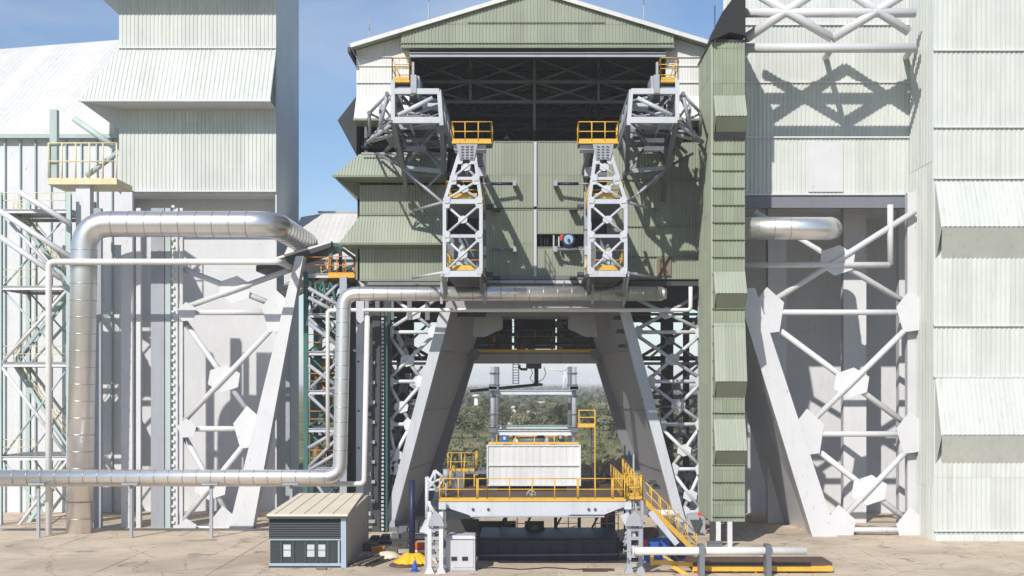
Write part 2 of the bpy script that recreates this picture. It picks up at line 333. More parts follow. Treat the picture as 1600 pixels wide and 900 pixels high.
# ================================================================== GROUND
def add_ground():
    m = bpy.data.materials.new('scrubland'); m.use_nodes = True; t = m.node_tree; N = t.nodes; L = t.links
    b = N['Principled BSDF']; b.inputs['Roughness'].default_value = 0.95; b.inputs['Specular IOR Level'].default_value = 0.1
    g = N.new('ShaderNodeNewGeometry')
    n1 = N.new('ShaderNodeTexNoise'); n1.inputs['Scale'].default_value = 0.03; n1.inputs['Detail'].default_value = 9; n1.inputs['Roughness'].default_value = 0.7
    n2 = N.new('ShaderNodeTexNoise'); n2.inputs['Scale'].default_value = 0.5; n2.inputs['Detail'].default_value = 9
    L.new(g.outputs['Position'], n1.inputs['Vector']); L.new(g.outputs['Position'], n2.inputs['Vector'])
    r1 = N.new('ShaderNodeValToRGB'); e = r1.color_ramp.elements
    e[0].position = .36; e[0].color = (.10, .115, .04, 1); e[1].position = .68; e[1].color = (.38, .28, .18, 1)
    e2 = e.new(.5); e2.color = (.20, .20, .085, 1)
    L.new(n1.outputs[0], r1.inputs[0])
    mx = N.new('ShaderNodeMixRGB'); mx.blend_type = 'MULTIPLY'; mx.inputs[0].default_value = .8
    r2 = N.new('ShaderNodeValToRGB'); r2.color_ramp.elements[0].position = .3; r2.color_ramp.elements[0].color = (.4, .4, .4, 1); r2.color_ramp.elements[1].position = .7
    r2.color_ramp.elements[1].color = (1.3, 1.3, 1.3, 1)
    L.new(n2.outputs[0], r2.inputs[0]); L.new(r1.outputs[0], mx.inputs[1]); L.new(r2.outputs[0], mx.inputs[2]); L.new(mx.outputs[0], b.inputs['Base Color'])
    mb = MB(); k = 0
    xs = [-9000, -2000, -500, -150, -60, 60, 150, 500, 2000, 9000]; ys = [-200, -60, 40, 120, 300, 900, 3000, 9000]
    for y in ys:
        for x in xs: mb.v.append((x, y, -0.06))
    nx = len(xs)
    for j in range(len(ys)-1):
        for i in range(nx-1): mb.f.append((j*nx+i, j*nx+i+1, (j+1)*nx+i+1, (j+1)*nx+i)); mb.sm.append(False)
    return solo('ground', mb, m, kind='structure')
add_ground()
apron = solo('pad_apron', MB().box(-48, 48, -40, 38, -0.056, -0.03), CONC, kind='structure')
slab = MB().box(0.02, 5.98, 0.02, 4.98, -0.029, 0.0); slab_me = slab.mesh('concrete_slab', CONC)
for i in range(-8, 8):
    for j in range(-6, 5):
        M = Matrix.Translation((i*6.0+random.uniform(-.02,.02)+1.2, j*5.0+2.3, random.uniform(-.008, 0))); inst('concrete_slab', slab_me, apron, M)

# ================================================================== MOBILE SERVICE TOWER
T = thing('service_tower', 'tall green and white corrugated steel service tower standing on sloping portal legs', 'tower', (0, 0, 0))
D = 85.0
XL, XR = X(557, D), X(1105, D)
zroof = lambda x: Z(-6, D)-abs(x-.04)*0.302
zb = Z(437, D)
def rows_(z0, step, n): return [z0+i*step for i in range(n)]
# white upper walls either side of the opening
for (a, b) in ((XL, X(640, D)), (X(1040, D), XR)):
    clad(T, 'white_cladding_sheet', (0, 0, 0), (1,0,0), (0,0,1), a, b, Z(150, D), lambda x: zroof(x)-.02, WCLAD, [0, Z(128, D), Z(92, D), 50], sw=.9)
    for zz in (Z(130, D), Z(104, D), Z(90, D)):
        part('flashing', MB().box(a, b, -.12, -.04, zz, zz+.05), WCLAD, T)
# green gable fascia, proud of the wall
DF = 84.2; YF = -0.8
clad(T, 'gable_sheet', (0, YF, 0), (1,0,0), (0,0,1), X(627, DF), X(1053, DF), Z(74, DF), lambda x: zroof(x)+.02, GREEN, [0, Z(37, DF), 50], sw=.9)
part('flashing', MB().box(X(626, DF), X(1054, DF), YF-.14, YF-.07, Z(75, DF)-.02, Z(75, DF)+.08), GREENF, T)
part('flashing', MB().box(X(626, DF), X(1054, DF), YF-.12, YF-.05, Z(68, DF), Z(68, DF)+.06), GREENF, T)
part('flashing', MB().box(X(730, DF), X(945, DF), YF-.12, YF-.06, Z(36, DF), Z(36, DF)+.05), GREENF, T)
part('fascia_return', MB().box(X(627, DF), X(629, DF), YF+.03, -.02, Z(74, DF), Z(60, DF)), GREENF, T)
part('fascia_return', MB().box(X(1051, DF), X(1053, DF), YF+.03, -.02, Z(74, DF), Z(60, DF)), GREENF, T)
part('opening_head', MB().box(X(628, DF), X(1052, DF), YF+.05, .1, Z(74, DF)+.02, Z(74, DF)+.12), GREENF, T)
# roof
for s in (-1, 1):
    xe = XL-.25 if s < 0 else XR+.2
    part('roof', MB().prism([(0.04, -1.0, zroof(0.04)+.03), (xe, -.95, zroof(xe)+.03), (xe, 26.3, zroof(xe)+.03), (0.04, 26.3, zroof(.04)+.03)], (0, 0, .14)), GREENT, T)
    part('verge_trim', MB().beam((0.04, -1.05, zroof(.04)+.1), (xe, -1.05, zroof(xe)+.1), .12, .26), WCLAD, T)
    if s < 0: part('gutter', MB().box(xe-.18, xe, -1.1, 24, zroof(xe)-.35, zroof(xe)), DGREY, T)
# lightning rods
for px, y0, h, yy in ((577, 69, 2.2, 2), (670, 44, 3.6, 3), (761, 12, 1.2, 3), (916, 18, 1.4, 3), (1006, 40, 3.4, 3), (1100, 62, 1.2, 2), (1117, 62, 2.8, 1)):
    d = 85+yy; x = X(px, d); z0 = zroof(x)
    part('lightning_rod', MB().tube((x, yy, z0), (x, yy, z0+h*.75), .055, 6).tube((x, yy, z0+h*.75), (x, yy, z0+h*1.15), .03, 6).box(x-.12, x+.12, yy-.12, yy+.12, z0, z0+.18), LGREY, T)
# enclosing walls and floors of the upper body (dark colour stands in for the unlit inside)
DEP = 26.0
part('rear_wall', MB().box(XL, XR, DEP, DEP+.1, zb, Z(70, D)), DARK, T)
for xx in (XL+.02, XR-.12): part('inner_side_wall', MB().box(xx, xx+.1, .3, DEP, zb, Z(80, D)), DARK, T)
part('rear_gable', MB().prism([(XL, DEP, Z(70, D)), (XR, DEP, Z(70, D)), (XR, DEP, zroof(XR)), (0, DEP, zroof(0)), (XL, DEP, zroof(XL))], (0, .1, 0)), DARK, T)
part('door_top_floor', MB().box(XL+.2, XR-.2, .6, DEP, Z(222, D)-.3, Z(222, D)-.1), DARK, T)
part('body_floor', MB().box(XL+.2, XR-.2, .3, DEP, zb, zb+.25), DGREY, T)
# crane rail and interior roof trusses
ib(T, 'crane_rail', P(640, 86, 84.42), P(1040, 86, 84.42), .3, .3, LGREY)
part('rail_hanger', MB().box(X(640,85.6), X(1040,85.6), .5, .62, Z(83,85.6), Z(76,85.6)), DARK, T)
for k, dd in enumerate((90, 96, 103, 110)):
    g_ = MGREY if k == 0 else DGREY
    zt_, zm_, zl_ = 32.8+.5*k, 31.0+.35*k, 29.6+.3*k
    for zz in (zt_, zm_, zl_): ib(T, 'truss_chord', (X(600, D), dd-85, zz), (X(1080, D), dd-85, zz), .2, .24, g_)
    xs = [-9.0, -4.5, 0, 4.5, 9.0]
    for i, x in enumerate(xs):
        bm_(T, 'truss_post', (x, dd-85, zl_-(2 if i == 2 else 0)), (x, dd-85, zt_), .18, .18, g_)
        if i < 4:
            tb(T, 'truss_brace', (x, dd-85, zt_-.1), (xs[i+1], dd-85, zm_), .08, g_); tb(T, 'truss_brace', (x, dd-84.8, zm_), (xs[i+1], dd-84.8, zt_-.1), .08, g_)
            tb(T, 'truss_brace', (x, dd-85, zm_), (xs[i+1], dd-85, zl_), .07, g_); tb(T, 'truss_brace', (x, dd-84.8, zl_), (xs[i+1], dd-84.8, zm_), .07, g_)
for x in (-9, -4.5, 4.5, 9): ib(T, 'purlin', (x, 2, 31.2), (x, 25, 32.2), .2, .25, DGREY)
for k in range(7):
    p = Vector((random.uniform(-7, 7), random.uniform(8, 20), random.uniform(26, 30)))
    part('ceiling_lamp', MB().lathe(p, [(.05, .3), (.22, .1), (.26, 0)], 10), LGREY, T)
# left wall with hoods
XM = X(692, D)
part('corner_trim', MB().box(XL-.05, XL+.08, -.06, .1, Z(437, D), Z(385, D)), GREENF, T)
hood(T, XL, X(640, D), Z(150, D), 0, 1.35, Z(150, D)-Z(193, D), WCLAD, GREENF, 1.4, mitre_l=False)
part('side_hood', MB().prism([(XL, 0, Z(150, D)), (XL-1.2, -.4, Z(190, D)), (XL, 0, Z(243, D))], (0, 12, 0)), DGREY, T)
hood(T, X(1040, D), XR, Z(150, D), 0, 1.35, Z(150, D)-Z(193, D), WCLAD, GREENF, 1.4)
for px in (560, 572, 640, 1034, 1100): part('frame_column', MB().ibeam(P(px, 245, 85.9), P(px, 150, 85.9), .2, .25, 0, (0,1,0)), MGREY, T)
part('gap_shade_backing', MB().box(XL+.1, X(700, D), 1.4, 1.5, Z(245, D), Z(188, D)), DARK, T)  # near-black sheets stand in for the shaded gap under the white hoods
part('gap_shade_backing', MB().box(X(975, D), XR, 1.4, 1.5, Z(225, D), Z(188, D)), DARK, T)
tb(T, 'sill_rail', P(565, 240, 84.4), P(700, 240, 84.4), .08, LGREY)
XLs = X(562, D)
hood(T, XLs, X(700, D), Z(241, D), 0, 1.55, Z(241, D)-Z(289, D)-.35, HOODM, GREENF, 1.2, mitre_l=True)
clad(T, 'wall_sheet', (0, 0, 0), (1,0,0), (0,0,1), XLs, X(700, D), Z(341, D), Z(289, D), GREEN, [0, 60])
hood(T, XLs, X(700, D), Z(338, D), 0, 1.2, Z(338, D)-Z(386, D)-.1, HOODM, GREENF, .15, mitre_l=True)
clad(T, 'wall_sheet', (0, 0, 0), (1,0,0), (0,0,1), XLs, X(700, D), Z(437, D), Z(385, D), GREEN, [0, 60])
part('flashing', MB().box(XLs, X(700, D), -.1, .02, Z(336, D)-.02, Z(336, D)+.12), GREENF, T)
part('flashing', MB().box(XLs, X(700, D), -.1, .02, Z(437, D)-.1, Z(437, D)+.04), GREENF, T)
# dark slots standing in for the shade behind the access towers
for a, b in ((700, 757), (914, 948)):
    part('slot_shade_backing', MB().box(X(a, D), X(b, D), 2.2, 2.3, Z(437, D), Z(222, D)), MGREY if a > 800 else DGREY, T)
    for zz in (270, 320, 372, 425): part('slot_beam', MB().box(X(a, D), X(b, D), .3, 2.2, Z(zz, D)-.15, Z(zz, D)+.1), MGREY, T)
# right wall, flat
XRr = X(1097, D)
clad(T, 'wall_sheet', (0, 0, 0), (1,0,0), (0,0,1), X(948, D), XRr, Z(437, D), Z(222, D), GREEN, [0, Z(400, D), Z(353, D), Z(280, D), 60])
for py in (401, 354, 281, 436): part('flashing', MB().box(X(948, D), XRr, -.15, -.02, Z(py, D)-.02, Z(py, D)+.04), GREENF, T)
part('rusty_panel', MB().box(X(1026, D), X(1048, D), -.16, -.08, Z(431, D), Z(402, D)), RUSTP, T, label='brown rusted patch panel low on the green wall')
# central doors: four leaves, proud
DD = 84.3; YD = -.7
door_defs = [(760, 833, 222, 323), (839, 912, 222, 323), (760, 833, 328, 430), (839, 912, 328, 364), (839, 912, 387, 430)]
for a, b, t, bo in door_defs:
    rows = [0, Z(bo, DD)+ (Z(t, DD)-Z(bo, DD))*.5 if bo-t > 60 else 0.01, 60]
    clad(T, 'door_sheet', (0, YD, 0), (1,0,0), (0,0,1), X(a, DD), X(b, DD), Z(bo, DD), Z(t, DD), GREEN, rows)
    fr = MB()
    fr.box(X(a, DD)-.05, X(b, DD)+.05, YD-.09, YD+.02, Z(bo, DD)-.08, Z(bo, DD)); fr.box(X(a, DD)-.05, X(b, DD)+.05, YD-.09, YD+.02, Z(t, DD), Z(t, DD)+.06)
    part('door_frame', fr, GREENF, T)
    part('door_core', MB().box(X(a, DD), X(b, DD), YD+.02, YD+.25, Z(bo, DD), Z(t, DD)), DGREY, T)
for t, bo in ((222, 323), (328, 432)): part('door_centre_post', MB().box(X(833.6, DD), X(838.4, DD), YD-.2, YD+.3, Z(bo, DD), Z(t, DD)), WHITE, T)
for x0, x1 in ((755, 760), (912, 918)): part('door_edge_column', MB().ibeam(P((x0+x1)/2, 437, 84.6), P((x0+x1)/2, 222, 84.6), .25, .25, 0, (0,1,0)), MGREY, T)
part('door_gap_rail', MB().box(X(757, DD), X(914, DD), YD-.02, YD+.3, Z(327.5, DD), Z(323.5, DD)), DGREY, T)
part('door_sill_shadow_rail', MB().box(X(757, DD), X(917, DD), YD-.12, YD+.3, Z(437, DD), Z(431, DD)), MGREY, T)
# opening in the right door with the machine in it
part('door_recess', MB().box(X(838, DD), X(913, DD), YD+1.2, YD+1.3, Z(389, DD), Z(362, DD)), DARK, T)
ac = part('drum_housing', MB().tube(P(890, 375, 84.9), P(888, 375, 83.0), .42, 18), DBLUE, T, label='dark drum with pale blue end in the door opening')
part('drum_face', MB().tube(P(888.5, 374, 83.02), P(888.2, 374, 82.95), .31, 18), mat('pale_blue_paint', (.30, .45, .62), .4), ac)
part('drum_boss', MB().tube(P(888.5, 375, 82.95), P(888.5, 375, 82.8), .09, 12), DGREY, ac)
part('red_bracket', MB().box(X(875, 83.3), X(881, 83.3), -1.9, -1.5, Z(376, 83.3), Z(367, 83.3)), RED, T)
for q in (846, 851, 856, 864, 869): tb(T, 'hose', P(q, 388, 84.6), P(q+random.uniform(-1, 1), 364, 84.6), .04, DGREY, 6)
part('bracket', MB().box(X(864, 83.6), X(866, 83.6), -1.6, -1.2, Z(392, 83.6), Z(368, 83.6)).box(X(872, 83.6), X(874, 83.6), -1.6, -1.2, Z(386, 83.6), Z(370, 83.6)), WHITE, T)
# hydraulic actuators on the doors
for s in (-1, 1):
    for py in (288, 391):
        if s < 0 or py == 288 or py == 391:
            a = P(mp(804, s), py-1, 83.4); b = P(mp(768, s), py-1, 83.2); c = P(mp(752, s), py-1, 82.8)
            cyl = part('actuator', MB().tube(a, b, .1, 10), DBLUE if py == 288 else MGREY, T)
            part('piston', MB().tube(b, c, .055, 8), LGREY, cyl)
            part('clevis', MB().box(a.x-.12, a.x+.12, a.y-.15, YD-.05, a.z-.14, a.z+.2), LGREY, cyl)
    for py in (323, 429):
        a = P(mp(770, s), py, 83.4); part('door_hinge_motor', MB().tube(a, P(mp(753, s), py, 83.4), .17, 10).box(min(a.x, a.x-s*.5), max(a.x, a.x-s*.5), a.y-.2, YD-.1, a.z-.22, a.z-.12), DGREY, T)
# big transfer beam under the doors and under-body steel
part('transfer_beam', MB().box(X(757, 84.2), X(917, 84.2), -.8, -.1, Z(455, 84.2), Z(438, 84.2)), WHITE, T)
part('transfer_beam_flange', MB().box(X(757, 84.2), X(917, 84.2), -1.0, -.8, Z(446, 84.2), Z(443, 84.2)), DGREY, T)
for px in (780, 836, 880): part('stiffener', MB().box(X(px, 83.9), X(px+1.4, 83.9), -.98, -.8, Z(455, 84.2), Z(438, 84.2)), LGREY, T)
part('under_body_panel', MB().box(X(562, D), X(757, D), 2.5, 2.6, Z(492, D), Z(437, D)), DGREY, T)
part('under_body_panel', MB().box(X(917, D), X(1100, D), 2.5, 2.6, Z(480, D), Z(437, D)), DGREY, T)
for px in (573, 590, 612, 640, 668): ib(T, 'under_body_post', P(px, 500, 86), P(px, 437, 86), .3, .3, LGREY if px in (573,) else MGREY, (0,1,0))
part('soffit_beam', MB().box(X(575, D), X(692, D), -.3, .1, Z(446, D), Z(441, D)), MGREY, T)
part('soffit_beam', MB().box(X(985, D), X(1097, D), -.3, .1, Z(447, D), Z(440, D)), DGREY, T)
# portal: header with stepped notch, lower cross beam
DH = 88.0
hp = [(700, 452), (972, 452), (972, 484), (929, 486), (934, 526), (915, 526), (888, 513), (888, 497), (785, 497), (785, 513), (757, 526), (738, 526), (743, 486), (700, 484)]
part('portal_header', MB().prism([P(x, y, DH) for x, y in hp], (0, .8, 0)), LEGM, T)
part('header_edge', MB().box(X(783, DH), X(889, DH), DH-85-.1, DH-85+.1, Z(498.5, DH), Z(495, DH)), MGREY, T)
part('portal_top_plate', MB().box(X(700, 85.5), X(972, 85.5), .4, 9, Z(454, 85.5)-.2, Z(454, 85.5)), LEGM, T)
part('portal_front_skirt', MB().box(X(697, 85.5), X(975, 85.5), .3, .55, Z(485, 85.5), Z(453, 85.5)), LEGM, T)
ib(T, 'portal_cross_beam', P(738, 559, 95.3), P(936, 559, 95.3), .8, .86, LEGM)
part('cross_beam_web', MB().box(X(740, 94.9), X(934, 94.9), 9.85, 9.95, Z(568, 94.9), Z(553, 94.9)), LEGM, T)
part('kick_plate', MB().box(X(742, 94.9), X(932, 94.9), 9.7, 9.8, Z(550, 94.9), Z(546, 94.9)), YEL, T)
for s in (-1, 1): part('flange_joint', MB().tube(P(mp(740, s), 554, 94.6), P(mp(740, s), 554, 94.3), .42, 12), MGREY, T)
# legs
for s in (-1, 1):
    def Q(px, py, d): return P(mp(px, s), py, d)
    Fo0, Fi0 = Q(597.5, 826, 85), Q(612, 830, 85); Fo1, Fi1 = Q(687, 486, 85), Q(704, 486, 85)
    # sloping front flange strut
    part('leg_flange', MB().prism([Fo0, Fi0, Fi1, Fo1], (0, .9, 0)), WHITE, T)
    # wide inner plate receding to the rear flange
    def fi(z): k = (z-Fi0.z)/(Fi1.z-Fi0.z); return Fi0.lerp(Fi1, k)
    def bi(z):
        x = -4.75-(11.18-z)*.346; return Vector(((x if s < 0 else -x+.08), 10.0, z))
    zs = [-.05, 4, 8, 12, 15.6]
    for z0, z1 in zip(zs[:-1], zs[1:]):
        ow = Vector((s*(.2 if z0 > 8 else .3), 0, 0))
        f0, f1, b0, b1 = fi(z0)+Vector((0,.92,0)), fi(z1)+Vector((0,.92,0)), bi(z0)+ow, bi(z1)+ow
        n_ = Vector((.5*(-1 if s < 0 else 1), .0, 0))
        pts = [f0, b0, b1, f1]
        part('leg_plate', MB().prism(pts, n_), LEGM, T)
        part('leg_seam', MB().beam(f1+Vector((-s*.02,0,0)), b1+Vector((-s*.02,0,0)), .03, .05), MGREY, T)
    b0, b1 = bi(-.05), bi(12.4)
    sx = Vector((-s*.75, 0, 0))
    part('rear_leg_flange', MB().prism([b0-sx*1.0, b0+sx*.9, b1+sx*.2, b1-sx*.7], (0, .7, 0)), MGREY, T)
    # cable tray brackets on the plate
    for (px, py) in ((678, 497), (676, 519), (673, 540), (650, 621)) if s < 0 else ((697, 497), (692, 518), (688, 541), (650, 625), (640, 757), (634, 764)):
        p = Q(px+10, py, 84.6); ps = part('cable_bracket', MB().box(p.x-.28, p.x+.28, .35, 1.0, p.z-.06, p.z+.06).box(p.x-.2, p.x+.2, .5, .8, p.z+.06, p.z+.2), LGREY if s < 0 else DGREY, T)
    # foot bogie
    f = Q(604, 842, 85)
    part('leg_foot', MB().box(f.x-.55, f.x+.55, -.2, 1.3, .28, .62).box(f.x-.75, f.x+.75, -.35, 1.4, 0.0, .3), MGREY, T)
    part('pin_bracket', MB().prism([Q(593, 825, 84.9), Q(618, 829, 84.9), Q(617, 815, 84.9), Q(612, 812, 84.9), Q(606, 823, 84.9)], (0, -.2, 0)), LGREY, T)
    # outer truss between leg and outer column
    OC = 607 if s < 0 else 1672-1095
    zl = [(519, 0), (596, 0), (663, 0), (733, 0), (800, 0)]
    def legx(py): return 687+(py-486)*(597.5-687)/(826-486)
    for py, _ in zl: tb(T, 'horizontal_strut', Q(OC, py, 86), Q(legx(py)+2, py, 86), .13, TRUSSW); tb(T, 'inner_strut', Q(OC, py-28, 91), Q(legx(py-28)+4, py-28, 91), .1, LGREY)
    lv = [455, 519, 596, 663, 733, 800]
    for i in range(5):
        y0, y1 = lv[i], lv[i+1]
        if OC+6 > legx(y1)-4: continue
        xbay(T, Q(OC, y1-4, 86), Q(legx(y1)-1, y1-4, 86), Q(OC, y0+4, 86), Q(min(legx(y0), 700), y0+4, 86), .125, TRUSSW, g=.42)
        xbay(T, Q(OC+4, y1-34, 91), Q(legx(y1)+2, y1-34, 91), Q(OC+4, y0-24, 91), Q(min(legx(y0), 700)+2, y0-24, 91), .09, LGREY, g=.3, names=('inner_brace', 'inner_gusset'))
    for py in lv[1:]:
        plate(T, 'gusset_plate', Q(legx(py)-3, py, 85.85), .36, TRUSSW, n=5, sz=1.3)
        plate(T, 'gusset_plate', Q(OC+2, py, 85.85), .34, TRUSSW, n=5, sz=1.3)
    # outer column
    ib(T, 'outer_column', Q(OC-2 if s < 0 else OC-1, 845, 86), Q(OC-2 if s < 0 else OC-1, 440, 86), .45, .5, LGREY if s > 0 else DGREY, (0,1,0))
    # second frame further back
    for dd in (98,):
        for px, ww in ((630, .9), (600, .45)):
            ib(T, 'rear_column', P(mp(px, s), 790, dd), P(mp(px, s), 440, dd), ww, ww, DGREY, (0,1,0))
        for i, py in enumerate((500, 560, 620, 680, 740)):
            ib(T, 'rear_beam', Q(575, py, dd), Q(690-(py-500)*.25, py, dd), .3, .35, DGREY if s < 0 or i < 2 else LGREY)
            tb(T, 'rear_brace', Q(575, py, dd+.5), Q(672-(py-500)*.25, py+58, dd+.5), .13, MGREY if s < 0 else LGREY)
        if s < 0:
            for px, y0, y1 in ((612, 600, 700), (632, 480, 590), (612, 505, 560), (645, 470, 500), (595, 700, 790)):
                part('equipment_panel', MB().box(X(px-12, 99), X(px+14, 99), 14, 14.6, Z(y1, 99), Z(y0, 99)), TEAL if px == 612 else DGREY, T)
    # outer fringe for the upper dark zone
    part('service_duct', MB().box(min(Q(655, 0, 92).x, Q(690, 0, 92).x), max(Q(655, 0, 92).x, Q(690, 0, 92).x), 7, 8, Z(500, 92), Z(450, 92)), DGREY, T)
# interior work platforms seen through the notch
for k, (dd, py) in enumerate(((98, 548), (104, 535), (110, 520))):
    part('work_platform', MB().box(X(748, dd), X(924, dd), dd-85, dd-85+4, Z(py, dd)-.15, Z(py, dd)), DGREY, T)
    railing(T, [(X(752, dd), dd-85, Z(py, dd)), (X(920, dd), dd-85, Z(py, dd))], YEL if k == 1 else DGREY, h=1.0, sp=1.4, toe=False)
for k in range(26):
    dd = random.uniform(98, 118); px = random.uniform(752, 920); py = random.uniform(505, 545)
    p = P(px, py, dd); a, b, c = random.uniform(.15, .8), random.uniform(.1, .5), random.uniform(.1, .7)
    part('machinery_box', MB().box(p.x-a/2, p.x+a/2, p.y-b, p.y, p.z-c/2, p.z+c/2), random.choice([TEAL, DGREY, MGREY, DGREY, ORG_, LGREY]), T)
part('notch_backing', MB().box(X(735, 112), X(800, 112), 27.2, 27.3, Z(548, 112), Z(470, 112)).box(X(803, 112), X(868, 112), 27.2, 27.3, Z(545, 112), Z(470, 112)).box(X(870, 112), X(940, 112), 27.2, 27.3, Z(548, 112), Z(470, 112)), DGREY, T)
for px in (765, 790, 812, 862, 895, 915): bm_(T, 'hanger', P(px, 548, 99), P(px, 490, 99), .1, .1, DGREY)
# hanging hoist, ladder, arm under the cross beam
hz = part('hoist', MB().box(X(822, 96), X(846, 96), 10.6, 11.6, Z(576, 96), Z(568, 96)).tube(P(838, 576, 96), P(838, 600, 96), .16, 10).box(X(831, 96), X(848, 96), 10.8, 11.3, Z(603, 96), Z(599, 96)), DGREY, T)
part('hoist_hose', MB().path([P(812, 570, 96), P(811, 574, 96), P(815, 577, 96), P(824, 577, 96)], .1, 8), DGREY, T)
for a in (829, 850): part('hoist_hose', MB().path([P(a, 574, 96), P(a+3, 583, 96), P(a-1, 592, 96), P(836, 600, 96)], .03, 6), LGREY, T)
tb(T, 'umbilical_arm', P(735, 611, 94), P(845, 600.5, 96), .11, DGREY)
ld = MB()
for px in (801.5, 810.5): ld.beam(P(px, 600, 96), P(px, 567, 96), .06, .06)
for k in range(8): ld.tube(P(801.5, 599-k*4.2, 96), P(810.5, 599-k*4.2, 96), .025, 6)
part('ladder', ld, DGREY, T)
# vertical rack column (toothed) and pipes run on the left of the tower
for px, m_, w_ in ((588, DGREY, .5), (598, DGREY, .22), (603.5, TEAL, .18)):
    bm_(T, 'guide_column', P(px, 850, 84.6), P(px, 484, 84.6), w_, .3, m_)
for k in range(56):
    p = P(598, 492+k*6.2, 84.3); part('rack_tooth', MB().box(p.x-.08, p.x+.08, p.y-.12, p.y, p.z-.07, p.z+.07), WHITE, T)
part('white_column', MB().box(X(557, 84), X(569, 84), -1.2, -.7, 0, Z(465, 84)), WHITE, T)
for py in (505, 565, 642, 700): part('bolt_hole', MB().tube(P(560, py, 83.77), P(560, py, 83.72), .07, 8), DARK, T)
for k in range(10):
    py = 520+k*31; part('column_bracket', MB().box(X(573, 84.3), X(580, 84.3), -1.0, -.5, Z(py+6, 84.3), Z(py, 84.3)), LGREY, T); part('column_bracket', MB().box(X(576, 84.3), X(586, 84.3), -.8, -.5, Z(py+18, 84.3), Z(py+13, 84.3)), LGREY, T)
part('column_ledge', MB().box(X(552, 83.6), X(574, 83.6), -1.5, -.9, Z(549, 83.6), Z(546, 83.6)), WHITE, T)
part('shaft_backing', MB().box(X(545, 88), X(612, 88), 3, 3.2, 0, Z(470, 88)), DGREY, T)
for k in range(40):
    px = random.uniform(548, 683); py = random.uniform(445, 820); dd = random.uniform(87, 95)
    if px > 690-(py-486)*.27-12: continue
    p = P(px, py, dd); a, c = random.uniform(.2, .9), random.uniform(.2, 1.0)
    part('equipment_box', MB().box(p.x-a/2, p.x+a/2, p.y, p.y+.5, p.z-c/2, p.z+c/2), random.choice([LGREY, MGREY, TEAL, DGREY, DGREY, MGREY]), T)

